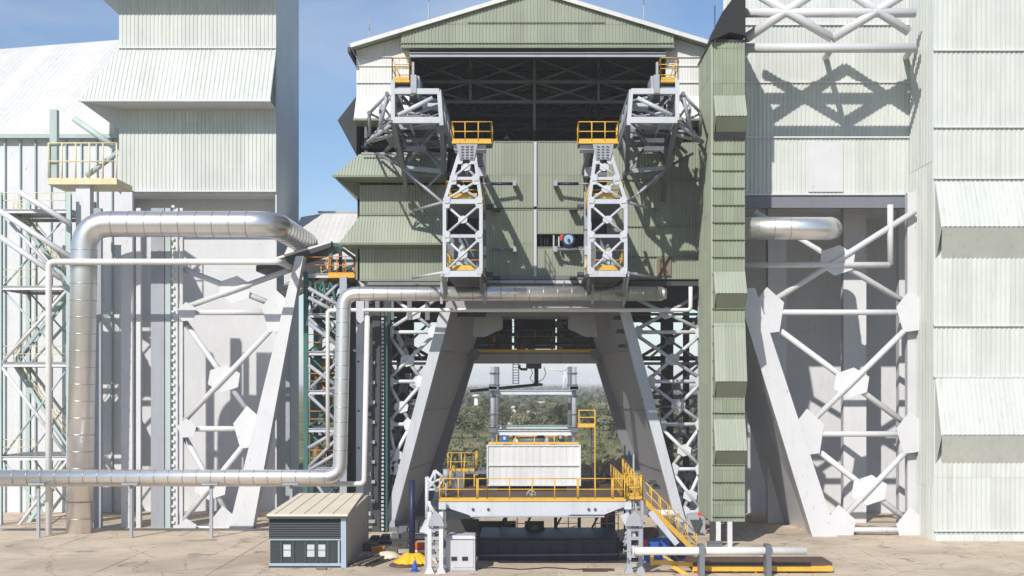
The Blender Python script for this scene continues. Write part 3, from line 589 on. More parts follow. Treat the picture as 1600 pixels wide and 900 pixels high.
# ---- hinged cantilever trusses at the top (left and right)
for s in (-1, 1):
    def Q(px, py, d): return P(mp(px, s), py, d)
    df, db = 76.5, 85.0
    tl, tr, bl, br = Q(614, 143, df), Q(686, 143, df), Q(614, 188, df), Q(690, 188, df)
    back = Vector((0, db-df, 0))
    fr = part('cantilever_frame', MB().beam(tl, tr, .26, .32), WHITE, T)
    for a, b, w_ in ((bl, br, .5),): part('frame_chord', MB().beam(a, b, .3, .36), WHITE, fr)
    for a, b in ((tl+Vector((0,0,.8)), bl), (tr, br+Vector((0,0,-.3)))): part('frame_post', MB().beam(a, b, .24, .24), WHITE, fr)
    for a in (tl, tr, bl, br): part('frame_chord', MB().beam(a, a+back, .24, .26), LGREY, fr)
    # side and plan bracing
    for (a, b) in ((tl, bl), (tr, br)):
        for k in range(3):
            p0 = a+back*(k/3); p1 = b+back*((k+1)/3)
            part('frame_brace', MB().tube(p0, p1, .11, 8), LGREY, fr); part('frame_post', MB().beam(a+back*((k+1)/3), b+back*((k+1)/3), .2, .2), LGREY, fr)
    for k in range(3):
        part('frame_brace', MB().tube(tl+back*(k/3), tr+back*((k+1)/3), .1, 8), LGREY, fr)
        part('frame_brace', MB().tube(bl+back*((k+1)/3), br+back*(k/3), .1, 8), LGREY, fr)
        part('frame_chord', MB().beam(bl+back*((k+.7)/3), br+back*((k+.7)/3), .2, .3), LGREY, fr)
    part('frame_deck', MB().box(min(tl.x, tr.x)+.4, max(tl.x, tr.x)-.9, tl.y+.6, tl.y+5.5, bl.z+.35, bl.z+.45), MGREY, fr)
    part('frame_brace', MB().tube(Q(622, 180, df-.1), Q(676, 153, df-.1), .13, 10), WHITE, fr)
    part('frame_brace', MB().tube(Q(628, 150, df+2), Q(655, 180, df+2.5), .12, 8), MGREY, fr)
    part('frame_brace', MB().tube(Q(650, 178, df+1), Q(684, 165, df+1), .1, 8), LGREY, fr)
    part('frame_chord', MB().beam(Q(660, 166, df+1.2), Q(690, 166, df+1.2), .25, .35), WHITE, fr)
    # outrigger
    A, B, C_ = Q(605, 147, 77), Q(577, 177, 78), Q(574, 222, 79)
    E, F_ = Q(594, 150+10, 78), Q(590, 196, 78)
    for a, b, r_ in ((A, B, .1), (A, Q(595, 196, 77.5), .11), (B, Q(578, 212, 80), .1), (B, Q(600, 188, 79), .08), (C_, Q(618, 190, 77), .12), (Q(582, 220, 79), Q(622, 208, 78), .12), (Q(590, 205, 78.5), Q(622, 205, 78.5), .1), (Q(594, 165, 78), Q(594, 200, 78), .08), (A, Q(614, 160, 77), .09), (E, Q(612, 185, 78), .07)):
        part('outrigger_tube', MB().tube(a, b, r_, 8), LGREY, fr)
    for a in (A, B): part('outrigger_knuckle', MB().tube(a+Vector((0,-.15,0)), a+Vector((0,.15,0)), .13, 10), MGREY, fr)
    # legs under the frame, raking back to the wall; darker grey stands in for shade
    n1, n2 = Q(630, 262, 81), Q(692, 268, 81)
    for a, b, m_ in ((bl, n1, MGREY), (br, n2, MGREY), (n1, Q(636, 312, 84.6), MGREY), (n2, Q(697, 275, 84.8), MGREY), (Q(620, 245, 80), n1, MGREY), (n1+Vector((0,0,.0)), n2, LGREY)):
        part('raking_leg', MB().beam(a, b, .26, .26), m_, fr)
    for a, b, r_ in ((Q(638, 252, 80), Q(680, 203, 78), .1), (n1, Q(618, 200, 79), .1), (n1, Q(650, 215, 84), .1), (n2, Q(660, 225, 84), .09), (n1, bl+back*.5, .12), (n2, br+back*.5, .12), (Q(628, 262, 81), Q(692, 317, 79.5), .09), (Q(590, 240, 84), n1, .1), (bl+back*.6, Q(600, 238, 84.7), .12), (br+back*.6, Q(640, 235, 84.7), .12)):
        part('frame_brace', MB().tube(a, b, r_, 8), LGREY if r_ < .1 else MGREY, fr)
    for k in range(3): part('frame_plate', MB().box(min(Q(636+k*3, 0, 81).x, Q(668+k*2, 0, 81).x), max(Q(636+k*3, 0, 81).x, Q(668+k*2, 0, 81).x), -5-k, -4.6-k, Z(214+k*17, 81), Z(208+k*17, 81)), WHITE if s > 0 else MGREY, fr)
    part('equipment_tray', MB().box(min(Q(612, 0, 84).x, Q(690, 0, 84).x), max(Q(612, 0, 84).x, Q(690, 0, 84).x), -5.2, -1.4, Z(232, 84), Z(231, 84)+.1), MGREY, fr)
    for a, b, r_ in ((bl, Q(640, 232, 82), .08), (br, Q(640, 232, 82), .08), (bl+back*.33, Q(618, 232, 83), .07), (br+back*.33, Q(690, 240, 83), .08), (Q(618, 232, 83), Q(690, 240, 83), .07),
                     (Q(618, 232, 83), n1, .08), (Q(690, 240, 83), n2, .07), (n1, Q(660, 300, 84.6), .07), (n2, Q(660, 300, 84.6), .07), (A, B+back*.5, .06), (C_, Q(580, 226, 84.6), .08), (B, Q(574, 190, 84.6), .07),
                     (C_, bl+back*.5, .08), (A+back*.5, C_, .06), (tl+back*.5, A, .07), (tl, Q(600, 172, 80), .06), (bl, Q(588, 205, 80), .07), (tr+back*.33, bl+back*.66, .07), (tr+back*.66, bl+back*.33, .07),
                     (Q(640, 190, df), Q(655, 232, 82), .06), (Q(620, 215, 80), Q(684, 222, 80), .08)):
        part('truss_diagonal', MB().tube(a, b, r_, 7), LGREY if r_ < .08 else MGREY, fr)
    for px, py, dd, w_, h_ in ((650, 146, 77, .7, .5), (664, 170, 79, .9, .35), (634, 200, 80, .6, .5), (676, 208, 80, .5, .7), (655, 222, 82, 1.2, .3), (622, 158, 79, .5, .8)):
        p = Q(px, py, dd); part('equipment_box', MB().box(p.x-w_/2, p.x+w_/2, p.y, p.y+.5, p.z-h_/2, p.z+h_/2), MGREY if px % 4 else DGREY, fr)
    # top cage and pedestal
    part('pedestal', MB().box(min(Q(613, 0, df).x, Q(642, 0, df).x), max(Q(613, 0, df).x, Q(642, 0, df).x), -8.3, -6.8, Z(138, df), Z(134, df)).box(min(Q(613, 0, df).x, Q(642, 0, df).x), max(Q(613, 0, df).x, Q(642, 0, df).x), -8.3, -6.8, Z(129, df), Z(126, df)).box(min(Q(613, 0, df).x, Q(616, 0, df).x), max(Q(613, 0, df).x, Q(616, 0, df).x), -8.3, -6.8, Z(140, df), Z(126, df)), LGREY, fr)
    part('upright_plate', MB().box(min(Q(642, 0, df).x, Q(651, 0, df).x), max(Q(642, 0, df).x, Q(651, 0, df).x), -8.7, -8.3, Z(146, df), Z(118, df)).box(min(Q(644, 0, df).x, Q(647.5, 0, df).x), max(Q(644, 0, df).x, Q(647.5, 0, df).x), -8.7, -8.45, Z(118, df), Z(98, df)).box(min(Q(651, 0, df).x, Q(655, 0, df).x), max(Q(651, 0, df).x, Q(655, 0, df).x), -8.4, -6.3, Z(150, df), Z(118, df)), LGREY, fr)
    za = Z(125, df)
    x0, x1 = sorted((Q(613, 0, df).x, Q(640, 0, df).x))
    part('cage_floor', MB().box(x0, x1, -8.6, -7.0, za-.15, za+.06), YEL, fr)
    railing(fr, [(x0, -8.6, za), (x1, -8.6, za), (x1, -7.0, za), (x0, -7.0, za), (x0, -8.6, za)], YEL, h=1.3, sp=1.2, r=.035)
    part('cage_brace', MB().tube(Q(614, 93, df), Q(626, 122, df), .035, 6), YEL, fr)
    # ---- yellow railed balcony at door top
    zc = Z(221, 75)
    x0, x1 = sorted((Q(706, 0, 75).x, Q(768, 0, 75).x))
    part('balcony_floor', MB().box(x0, x1, -9.98, -8.4, zc-.12, zc), MGREY, T); part('balcony_kick_plate', MB().box(x0, x1, -10.02, -9.98, zc-.12, zc+.06), YEL, T)
    railing(T, [(x0, -8.4, zc), (x0, -10, zc), (x1, -10, zc), (x1, -8.4, zc)], YEL, h=1.15, sp=.78, r=.035)
    part('balcony_bracket', MB().box(x0+.1, x1-.35, -9.7, -8.5, zc-.42, zc-.13), WHITE, T); part('balcony_arm', MB().box(x0+.5, x0+.8, -8.5, -1, zc-.5, zc-.2).box(x1-1., x1-.7, -8.5, -1, zc-.5, zc-.2), MGREY, T)
    # ---- lattice access tower in front of the doors
    f0, f1 = 75.0, 78.5
    def tower_x(py): # left, right chord px
        if py <= 315: k = (py-236)/79.; return 719+(694.5-719)*k, 741+(751.5-741)*k
        return 694.5, 751.5
    for dd in (f0, f1):
        fm = WHITE if dd == f0 else LGREY
        fr2 = part('access_tower_frame', MB().beam(Q(694.5, 428, dd), Q(751.5, 428, dd), .28, .34), fm, T)
        for side in (0, 1):
            part('chord', MB().beam(Q(tower_x(236)[side], 236, dd), Q(tower_x(315)[side], 315, dd), .2, .2), fm, fr2)
            part('chord', MB().beam(Q(tower_x(315)[side], 315, dd), Q(tower_x(428)[side], 428, dd), .2, .2), fm, fr2)
        for py in (279, 315, 369):
            a, b = tower_x(py); part('cross_bar', MB().beam(Q(a, py, dd), Q(b, py, dd), .22, .26 if py == 315 else .18), fm, fr2)
        for y0, y1 in ((249, 279), (281, 314), (318, 368), (371, 425)):
            a, b = tower_x(y0), tower_x(y1)
            xbay(fr2, Q(b[0]+2, y1-2, dd), Q(b[1]-2, y1-2, dd), Q(a[0]+2, y0+2, dd), Q(a[1]-2, y0+2, dd), .075, fm, g=.24)
            for ya, ab, off in ((y0+2, a, .115), (y1-2, b, .165)):
                for q in (0, 1): plate(fr2, 'gusset_plate', Q(ab[q]+(3 if q == 0 else -3), ya, dd-off), .24, fm, n=5)
        fr2_ = fr2
    for side in (0, 1):
        for py in (236, 279, 315, 369, 428):
            q = tower_x(py)[side]; bm_(T, 'tie_beam', Q(q, py, f0), Q(q, py, f1), .14, .16, LGREY)
        for y0, y1 in ((279, 315), (315, 369), (369, 428)): tb(T, 'side_brace', Q(tower_x(y0)[side], y0, f0), Q(tower_x(y1)[side], y1, f1), .06, LGREY, 6)
    # mesh panel
    mp_ = part('grating_panel', MB().prism([Q(718, 249, 74.8), Q(741, 249, 74.8), Q(746, 225, 74.8), Q(713, 225, 74.8)], (0, .06, 0)), LGREY, T)
    for r_ in range(5):
        for c in range(3): part('slot', MB().prism([Q(720.5+c*7.2, 229+r_*4.3, 74.77), Q(725+c*7.2, 228+r_*4.3, 74.77), Q(725+c*7.2, 229.2+r_*4.3, 74.77), Q(720.5+c*7.2, 230.2+r_*4.3, 74.77)], (0, -.02, 0)), DGREY, mp_)
    for py in (314, 427):
        zc = Z(py, 75)
        x0, x1 = sorted((Q(697, 0, 75).x, Q(750, 0, 75).x))
        part('platform_floor', MB().box(x0, x1, -9.8, -1.0, zc+.12, zc+.2), MGREY, T)
        xa, xb_ = sorted((Q(706, 0, 75).x, Q(745, 0, 75).x))
        part('toe_board', MB().box(xa, xb_, -9.7, -9.66, zc+.2, zc+.5), YEL, T)
        railing(T, [(x0, -1.2, zc+.2), (x0, -9.6, zc+.2), (x1, -9.6, zc+.2), (x1, -1.2, zc+.2)], YEL, h=1.2 if py == 427 else 1.0, sp=1.3, toe=False, r=.035)
        part('toe_board', MB().box(xa, xb_, -6.4, -6.35, zc+.2, zc+.45), YEL, T)
    part('soffit_panel', MB().box(*sorted((Q(697, 0, 75).x, Q(757, 0, 75).x)), -8.5, -.9, Z(437, 78), Z(436, 78)+.15), DGREY, T)  # dark colour stands in for shade under the platforms
    part('back_panel', MB().box(*sorted((Q(699, 0, 80).x, Q(752, 0, 80).x)), -5.0, -4.9, Z(424, 80), Z(365, 80)), MGREY, T)
    for px in (752, 757): bm_(T, 'door_carriage', Q(px, 432, 82), Q(px, 300, 82), .2, .2, LGREY if s > 0 else MGREY)
    for k, py in enumerate((262, 345, 385, 405)): part('carriage_box', MB().box(*sorted((Q(748, 0, 81).x, Q(759, 0, 81).x)), -4.3, -3.6, Z(py+14, 81), Z(py, 81)), WHITE if k != 1 else LGREY, T)
    tb(T, 'stay_rod', Q(645, 329, 84.6), Q(692, 316, 76.5), .09, LGREY); tb(T, 'stay_rod', Q(645, 434, 84.2), Q(692, 426, 76.5), .09, WHITE)
    tb(T, 'tower_foot', Q(695, 430, 76.5), Q(698, 470, 83), .11, LGREY); tb(T, 'tower_foot', Q(751, 430, 76.5), Q(754, 468, 83), .11, MGREY)
    tb(T, 'platform_strut', Q(697, 470, 82), Q(690, 430, 76), .08, LGREY)
    # worker tarpaulin bundles on platforms
    p = Q(722, 424, 76.5)
    part('cover_sheet', MB().lathe(p, [(.55, 0), (.5, .5), (.3, .85), (.22, 1.3), (.05, 1.6)], 9), mat('pale_blue_sheet%d' % s, (.42, .5, .56), .7), T)

# ================================================================== LOUVRED GREEN TOWER, RIGHT
G = thing('louvred_tower', 'narrow olive green corrugated tower with stepped hoods at the right of the service tower', 'tower', (X(1125, 78), -5, 0))
gx0 = X(1112, 78); gx1 = X(1164, 78); gz0 = Z(815, 78); gz1 = Z(66, 78); GY = -7.0
clad(G, 'front_sheet', (0, GY, 0), (1,0,0), (0,0,1), gx0, gx1, gz0, gz1, GREENT, [0]+[gz0+1.07*i for i in range(1, 40)], sw=.75, pitch=.25)
clad(G, 'side_sheet', (gx0, -1.2, 0), (0,-1,0), (0,0,1), 0, 5.8, gz0, gz1, GREENT, [0]+[gz0+2.1*i for i in range(1, 20)], sw=1.16, pitch=.23)
part('far_side_wall', MB().box(gx1-.05, gx1, GY+.1, -1.2, gz0, gz1), GREENT, G)
part('roof', MB().box(gx0-.1, gx1+.1, GY-.1, -1.0, gz1, gz1+.15), DGREY, G)
part('base_plate', MB().box(gx0, gx1, GY+.05, -1.2, gz0-.08, gz0), DGREY, G)
part('corner_trim', MB().box(gx0-.06, gx0+.07, GY-.08, GY+.04, gz0, gz1), HOODM, G)
for py in range(240, 820, 27): part('flashing', MB().box(gx0, gx1, GY-.16, GY-.03, Z(py, 78), Z(py, 78)+.05), GREENF, G)
for t, b in ((150, 186), (425, 460), (505, 596), (655, 703)):
    O = Vector((gx0+.15, GY-.9, Z(b, 78))); vv = Vector((0, .8, Z(t, 78)-Z(b, 78)))
    clad(G, 'hood_sheet', O, (1,0,0), vv, 0, gx1-gx0-.15, 0, vv.length, HOODM, [0, vv.length+1], sw=.7)
    part('hood_soffit', MB().prism([(gx0+.15, GY-.88, Z(b, 78)-.02), (gx1, GY-.88, Z(b, 78)-.02), (gx1, GY-.06, Z(b+25, 78)), (gx0+.25, GY-.06, Z(b+25, 78))], (0, .03, .03)), GREENF, G)
    part('hood_cheek', MB().prism([(gx0+.1, GY-.1, Z(t, 78)), (gx0+.1, GY-.9, Z(b, 78)), (gx0+.1, GY-.1, Z(b+25, 78))], (.05, 0, 0)), HOODM, G)
part('louvre_gap', MB().box(gx0+.1, gx1, GY-.2, GY-.1, Z(218, 78), Z(195, 78)), DARK, G)
part('roof_canopy', MB().prism([P(1111, 63, 77.5), P(1140, 50, 77.5), P(1165, 55, 77.5), P(1165, -30, 77.5), P(1128, 20, 77.5)], (0, 5, 0)), DARK, G)
bm_(G, 'mast', P(1117, 66, 77.6), P(1117, 8, 77.6), .06, .06, DGREY)
for px, w_ in ((1113, .3), (1122, .28), (1140, .28)): bm_(G, 'base_post', P(px, 862, 77), P(px, 815, 77), w_, w_, PALE if px != 1113 else DGREY)

# ================================================================== PIPES
def pipe(name, pts, r, m, label, cat='pipe', bands=None, n=18, group=None):
    root = thing(name, label, cat, tuple(pts[0]), group)
    full = [Vector(pts[0])]
    rb = r*2.0
    for i in range(1, len(pts)-1):
        p = Vector(pts[i]); a = (Vector(pts[i-1])-p).normalized(); b = (Vector(pts[i+1])-p).normalized()
        for k in range(9):
            t = k/8; full.append(p+a*rb*(1-t)**2+b*rb*t**2)
    full.append(Vector(pts[-1]))
    part('pipe_run', MB().path(full, r, n), m, root)
    if bands:
        for i in range(len(pts)-1):
            a = Vector(pts[i]); b = Vector(pts[i+1]); Ln = (b-a).length; d = (b-a)/Ln
            k = rb if i else .3
            while k < Ln-rb: part('jacket_band', MB().tube(a+d*k, a+d*(k+.05), r*1.025, n), SILV2, root); k += bands
    return root
pipe('insulated_pipe', [P(1034, 459, 81.5), P(537, 459, 81.5)+Vector((0,0,0)), P(531, 745, 81.5), P(-80, 745, 81.5)], .46, SILV, 'thick silver insulated pipe running under the service tower and down its left side', bands=.9)
part('pipe_end_cap', MB().tube(P(1034, 459, 81.5), P(1041, 459, 81.5), .44, 18, r2=.3), SILV, bpy.data.objects['insulated_pipe'])
for px in (455, 330, 205, 60): part('pipe_stand', MB().box(X(px, 81.5)-.09, X(px, 81.5)+.09, -3.6, -3.4, 0, Z(754, 81.5)).box(X(px, 81.5)-.5, X(px, 81.5)+.5, -3.9, -3.1, Z(757, 81.5), Z(754.5, 81.5)), LGREY, bpy.data.objects['insulated_pipe'])
for px in (690, 757, 926, 975): part('pipe_hanger', MB().box(X(px, 81)-.08, X(px, 81)+.08, -4.15, -4.05, Z(475, 81), Z(440, 81)).box(X(px, 81)-.08, X(px, 81)+.08, -4.1, -.2, Z(440, 81)-.1, Z(440, 81)), LGREY, bpy.data.objects['insulated_pipe'])
pipe('thin_pipe', [P(512, 700, 82), P(512, 485, 82), P(545, 485, 82), P(545, 484.5, 84), P(1079, 484.5, 82.2), P(1079, 448, 82.2)], .13, WPIPE, 'thin white pipe below the silver pipe, turning up at its right end')
pipe('thin_pipe', [P(574, 490, 82.5), P(569, 756, 82.5), P(-80, 756, 82.5)], .17, WPIPE, 'white pipe dropping beside the white column and turning left above the shed')
pipe('water_main', [P(990, 861, 65.5), P(1260, 861, 65.5)], .21, WPIPE, 'fat white pipe lying low at the right, in front of the stairs')
wm = bpy.data.objects['water_main']
part('blind_flange', MB().tube(P(988, 861, 65.5), P(990, 861, 65.5), .28, 16), WPIPE, wm)
part('valve_stem', MB().tube(P(988, 861, 65.5), P(975, 861, 65.5), .04, 8).tube(P(975, 861, 65.5), P(974, 861, 65.5), .14, 10), LGREY, wm)
for px in (1096, 1200): part('pipe_saddle', MB().box(X(px-4, 65.3), X(px+4, 65.3), -20.0, -19.1, 0, Z(851, 65.3)), MGREY, wm)

# ================================================================== LEFT STEEL RACK (teal lattice, stairs)
def rack(name, label, px0, px1, d0, d1, levels, mcol, mb_, mdiag, rail, top_z, nst=True):
    t = thing(name, label, 'steel frame', ((X(px0, d0)+X(px1, d0))/2, d0-85, 0))
    xs = [X(px0, d0), X(px1, d0)]
    for x in xs:
        for y in (d0-85, d1-85): ib(t, 'column', (x, y, 0), (x, y, top_z), .3, .3, mcol, (0,1,0))
    zz = [0]+levels
    for i, z in enumerate(levels):
        for y in (d0-85, d1-85): ib(t, 'floor_beam', (xs[0], y, z), (xs[1], y, z), .22, .28, mb_)
        for x in xs: ib(t, 'floor_beam', (x, d0-85, z), (x, d1-85, z), .2, .28, mb_)
        z0 = zz[i]
        for y in (d0-85, d1-85):
            a, b = ((xs[0], y, z0), (xs[1], y, z)) if i % 2 else ((xs[1], y, z0), (xs[0], y, z))
            tb(t, 'diagonal', a, b, .12, mdiag)
            tb(t, 'counter_diagonal', (a[0], y+.3, b[2]), (b[0], y+.3, a[2]), .07, mcol)
        if rail and i < len(levels):
            part('grating_floor', MB().box(xs[0], xs[1], d0-84.6, d1-85.2, z+.15, z+.2), MGREY, t)
            railing(t, [(xs[0], d0-84.9, z+.2), (xs[1]-(xs[1]-xs[0])*.5*(i % 2), d0-84.9, z+.2)], rail, sp=1.2, toe=False)
            if nst and i+1 < len(levels):
                z2 = levels[i+1]; a = (xs[0]+.3, d0-83.4, z+.2); b = (xs[1]-.4, d0-83.4, z2+.1)
                if i % 2: a, b = (xs[1]-.4, d0-83.4, z+.2), (xs[0]+.3, d0-83.4, z2+.1)
                stair(t, a, b, .7, mcol, steps=9, rail=rail)
    return t
lv = [Z(y, 88) for y in (733, 672, 613, 552, 493, 431)]
r1 = rack('pipe_rack_tower', 'teal green lattice stair frame with orange stairs behind the silver pipe', 478, 541, 88, 92, lv, TEAL, WHITE, LGREY, ORG_, Z(425, 88))
for y0, y1 in ((440, 490),):
    for k in range(5): tb(r1, 'top_lattice', P(478+k*13, y0, 88), P(490+k*13, y1, 88), .09, TEAL); tb(r1, 'top_lattice', P(490+k*13, y0, 88.3), P(478+k*13, y1, 88.3), .07, TEAL)
for a, b in (((482, 450), (545, 486)), ((482, 465), (530, 490)), ((482, 505), (535, 545)), ((482, 570), (533, 608)), ((482, 735), (540, 700)), ((482, 700), (530, 672))): tb(r1, 'long_diagonal', P(*a, 86.5), P(*b, 86.5), .13, LGREY)
part('white_post', MB().box(X(532, 87), X(543, 87), 1.6, 2.1, 0, Z(433, 87)), LGREY, r1)
for y0, y1 in ((560, 605), (620, 660), (680, 720)): part('teal_duct', MB().box(X(486, 91), X(520, 91), 5.6, 6, Z(y1, 91), Z(y0, 91)), TEAL, r1)
# upper landing with yellow railings by the white shed
up = thing('conveyor_landing', 'orange railed landing under the green posted canopy left of the service tower', 'platform', (X(535, 87), 3, Z(430, 87)))
zc = Z(430, 88)
part('landing_floor', MB().box(X(514, 88), X(556, 88), 2.4, 5, zc-.22, zc+.08), YEL, up)
railing(up, [(X(515, 88), 2.5, zc), (X(555, 88), 2.5, zc), (X(555, 88), 4.8, zc)], ORG_, h=1.25, sp=.6, r=.035)
railing(up, [(X(515, 88), 4.8, zc), (X(515, 88), 2.5, zc)], ORG_, h=1.25, sp=.8)
bm_(up, 'canopy_post', P(517, 431, 88.5), P(517, 379, 88.5), .25, .25, TEAL); bm_(up, 'canopy_post', P(532, 431, 90), P(532, 384, 90), .22, .22, DGREY)
tb(up, 'canopy_stay', P(528, 384, 89), P(560, 408, 89), .11, TEAL); tb(up, 'canopy_stay', P(540, 424, 89), P(560, 408, 89), .1, TEAL)
part('canopy_roof', MB().prism([P(517, 379, 88), P(517, 386, 88), P(400, 424, 88), P(400, 415, 88)], (0, 4, 0)), DGREY, up)
part('canopy_sheet', MB().prism([P(517, 376, 88), P(517, 379, 88), P(400, 415, 88), P(400, 411, 88)], (0, 4, 0)), WCLAD, up)
part('canopy_beam', MB().beam(P(517, 382, 88.4), P(545, 384, 88.4), .2, .25), TEAL, up)
stair(up, P(440, 470, 89), P(514, 432, 89), .8, PYEL, steps=16, rail=PYEL)
# white shed behind
ws = thing('white_shed', 'white roofed raised shed behind the stair frame, left of the service tower', 'shed', (X(500, 93), 12, 0))
zr1, ze1 = Z(333, 101), Z(402, 93)
clad(ws, 'roof_sheet', (0, 8, ze1), (1,0,0), (0, 8, zr1-ze1), X(442, 93), X(572, 93), 0, lambda x: math.hypot(8, zr1-ze1) if x > X(480, 93) else math.hypot(8, zr1-ze1)-(X(480, 93)-x)*.5, WCLAD, [0, 60], sw=1.1, pitch=.36)
part('shed_wall', MB().box(X(442, 93), X(570, 93), 8.4, 8.6, ze1-2.2, ze1-.1), PALE, ws)
for px in (450, 500, 552): bm_(ws, 'shed_column', P(px, 597+CAMH*2000/93.6, 93.6), P(px, 410, 93.6), .3, .3, LGREY)
part('ridge_cap', MB().box(X(497, 101), X(583, 101), 15.9, 16.2, zr1, zr1+.15), LGREY, ws)

# ================================================================== SMALL SHED, bottom left
S = thing('control_shed', 'low shed with cream roof and blue framed dark shutters, bottom left', 'shed', (X(480, 68), -14, 0))
d1, d2 = 68.3, 77.5
zf = Z(806, d1); zk = Z(773, d2)
part('roof', MB().prism([(X(418, d1), d1-85.2, zf), (X(544, d1), d1-85.2, zf), (X(566, d2)+.05, d2-85, zk), (X(418, d1), d2-85, zk)], (0, 0, .1)), CREAM, S)
for k in range(9):
    xx = X(362+k*22.5, d1); (X(418, d1) < xx < X(536, d1)) and part('roof_seam', MB().beam((xx, d1-85.2, zf+.12), (xx+(X(566, d2)-X(544, d1))*.15, d2-85, zk+.12), .05, .04), CREAM, S)
xs1 = X(541, d1)
part('side_wall', MB().prism([(xs1, d1-85, 0), (xs1, d2-85, 0), (xs1, d2-85, zk-.02), (xs1, d1-85, zf-.02)], (-.15, 0, 0)), SHEDW, S)
part('rear_wall', MB().box(X(418, d1), xs1, d2-85.3, d2-85.15, 0, zk-.05), SHEDW, S)
part('corner_post', MB().box(xs1-.28, xs1, d1-85.06, d1-84.85, 0, zf-.03), SHEDB, S)
part('eave_board', MB().box(X(418, d1), X(543, d1), d1-85.25, d1-85.15, zf-.12, zf), DGREY, S)
xw0, xw1 = X(420, d1), xs1-.28
for k in range(9): part('shutter_slat', MB().prism([(xw0, d1-85-.02, zf-.2-k*.125), (xw1, d1-85-.02, zf-.2-k*.125), (xw1, d1-84.93, zf-.1-k*.125), (xw0, d1-84.93, zf-.1-k*.125)], (0, .03, -.02)), SHEDD, S)
part('transom', MB().box(xw0, xw1, d1-85.05, d1-84.95, Z(844, d1), Z(842, d1)), SHEDB, S)
part('sill', MB().box(xw0, xw1, d1-85.05, d1-84.9, Z(884, d1), Z(880, d1)), SHEDB, S)
part('base_wall', MB().box(xw0, xw1, d1-85, d1-84.9, 0, Z(884, d1)), SHEDD, S)
for k, px in enumerate((422, 441, 460, 478, 495, 512)):
    x0, x1 = X(px, d1), X(px+16, d1)
    fr = part('window', MB().box(x0, x1, d1-84.96, d1-84.92, Z(880, d1), Z(845, d1)), GLASS, S)
    part('mullion', MB().box(x1, x1+.09, d1-85.02, d1-84.93, Z(880, d1), Z(845, d1)), SHEDB if k == 5 else SHEDD, fr)
    part('glazing_bar', MB().box(x0, x1, d1-84.99, d1-84.93, Z(860, d1), Z(859, d1)), SHEDD, fr)
    if k in (1, 3, 4): part('blind', MB().box(x0+.06, x1-.1, d1-84.98, d1-84.965, Z(870, d1), Z(851, d1)), PAPER, fr)
part('back_room', MB().box(xw0, xw1, d1-84.6, d1-84.5, .3, zf-.3), SHEDD, S)
part('step', MB().box(X(495, 67.6), X(510, 67.6), -17.6, -17.2, 0, .12), WOOD, S)

# ================================================================== LAUNCH DECK
K = thing('work_deck', 'raised work deck with yellow railings and white edge girder in front of the portal', 'platform', (0, -12, 0))
dk = 67.0; zd = Z(782, dk); yd = dk-85
part('deck_plate', MB().box(X(686, dk), X(978, dk), yd, -4, zd-.1, zd), STAIN, K)
gp = [(688, 783), (975, 783), (975, 792), (944, 804), (893, 804), (885, 806), (800, 806), (790, 808), (765, 809), (735, 806), (728, 803), (700, 794), (688, 791)]
part('edge_girder', MB().prism([P(x, y, dk-.1) for x, y in gp], (0, .12, 0)), WHITE, K)
part('girder_flange', MB().box(X(735, dk), X(944, dk), yd-.3, yd+.2, Z(805.5, dk)-.06, Z(805.5, dk)), LGREY, K)
part('toe_strip', MB().box(X(686, dk), X(978, dk), yd-.16, yd-.12, zd-.02, zd+.1), YEL, K)
for px in (739, 763, 920, 930): part('lifting_eye', MB().tube(P(px, 796, dk-.11), P(px, 796, dk-.16), .08, 8), DGREY, K)
for k in range(7):
    py = -14.5+k*1.6; part('deck_joist', MB().box(X(700, dk), X(970, dk), py, py+.2, zd-.6, zd-.1), DGREY, K)
xa, xb_ = X(687, dk), X(976, dk)
for a, b, n_ in ((687, 745, 1.0), (747, 761, .5), (761, 902, 1.15), (904, 956, 1.0), (958, 976, .5)):
    railing(K, [(X(a, dk), yd, zd), (X(b, dk), yd, zd)], YEL, h=1.15, sp=n_, r=.032)
railing(K, [(xa, yd, zd), (xa, -6, zd)], YEL, h=1.15, sp=1.5); railing(K, [(xb_, yd+2, zd), (xb_, -6, zd)], YEL, h=1.15, sp=1.5)
railing(K, [(X(700, 76), -9, zd+.9), (X(742, 76), -9, zd+.9), (X(742, 76), -6, zd+.9)], YEL, h=1.1, sp=1.0)
part('raised_landing', MB().box(X(700, 76), X(760, 76), -9, -5, zd+.75, zd+.9), MGREY, K)
part('landing_legs', MB().box(X(702, 76), X(704, 76), -9, -8.8, zd, zd+.8).box(X(740, 76), X(742, 76), -9, -8.8, zd, zd+.8), YEL, K)
for k in range(4): part('landing_step', MB().box(X(702, 74), X(702, 74)+.8, -10.2+k*.3, -9.9+k*.3, zd, zd+.22*(k+1)), MGREY, K)
for xq in (X(702, 74), X(702, 74)+.8): part('step_handrail', MB().tube((xq, -10.2, zd+1), (xq, -9, zd+1.95), .03, 6).tube((xq, -10.2, zd), (xq, -10.2, zd+1), .03, 6), YEL, K)
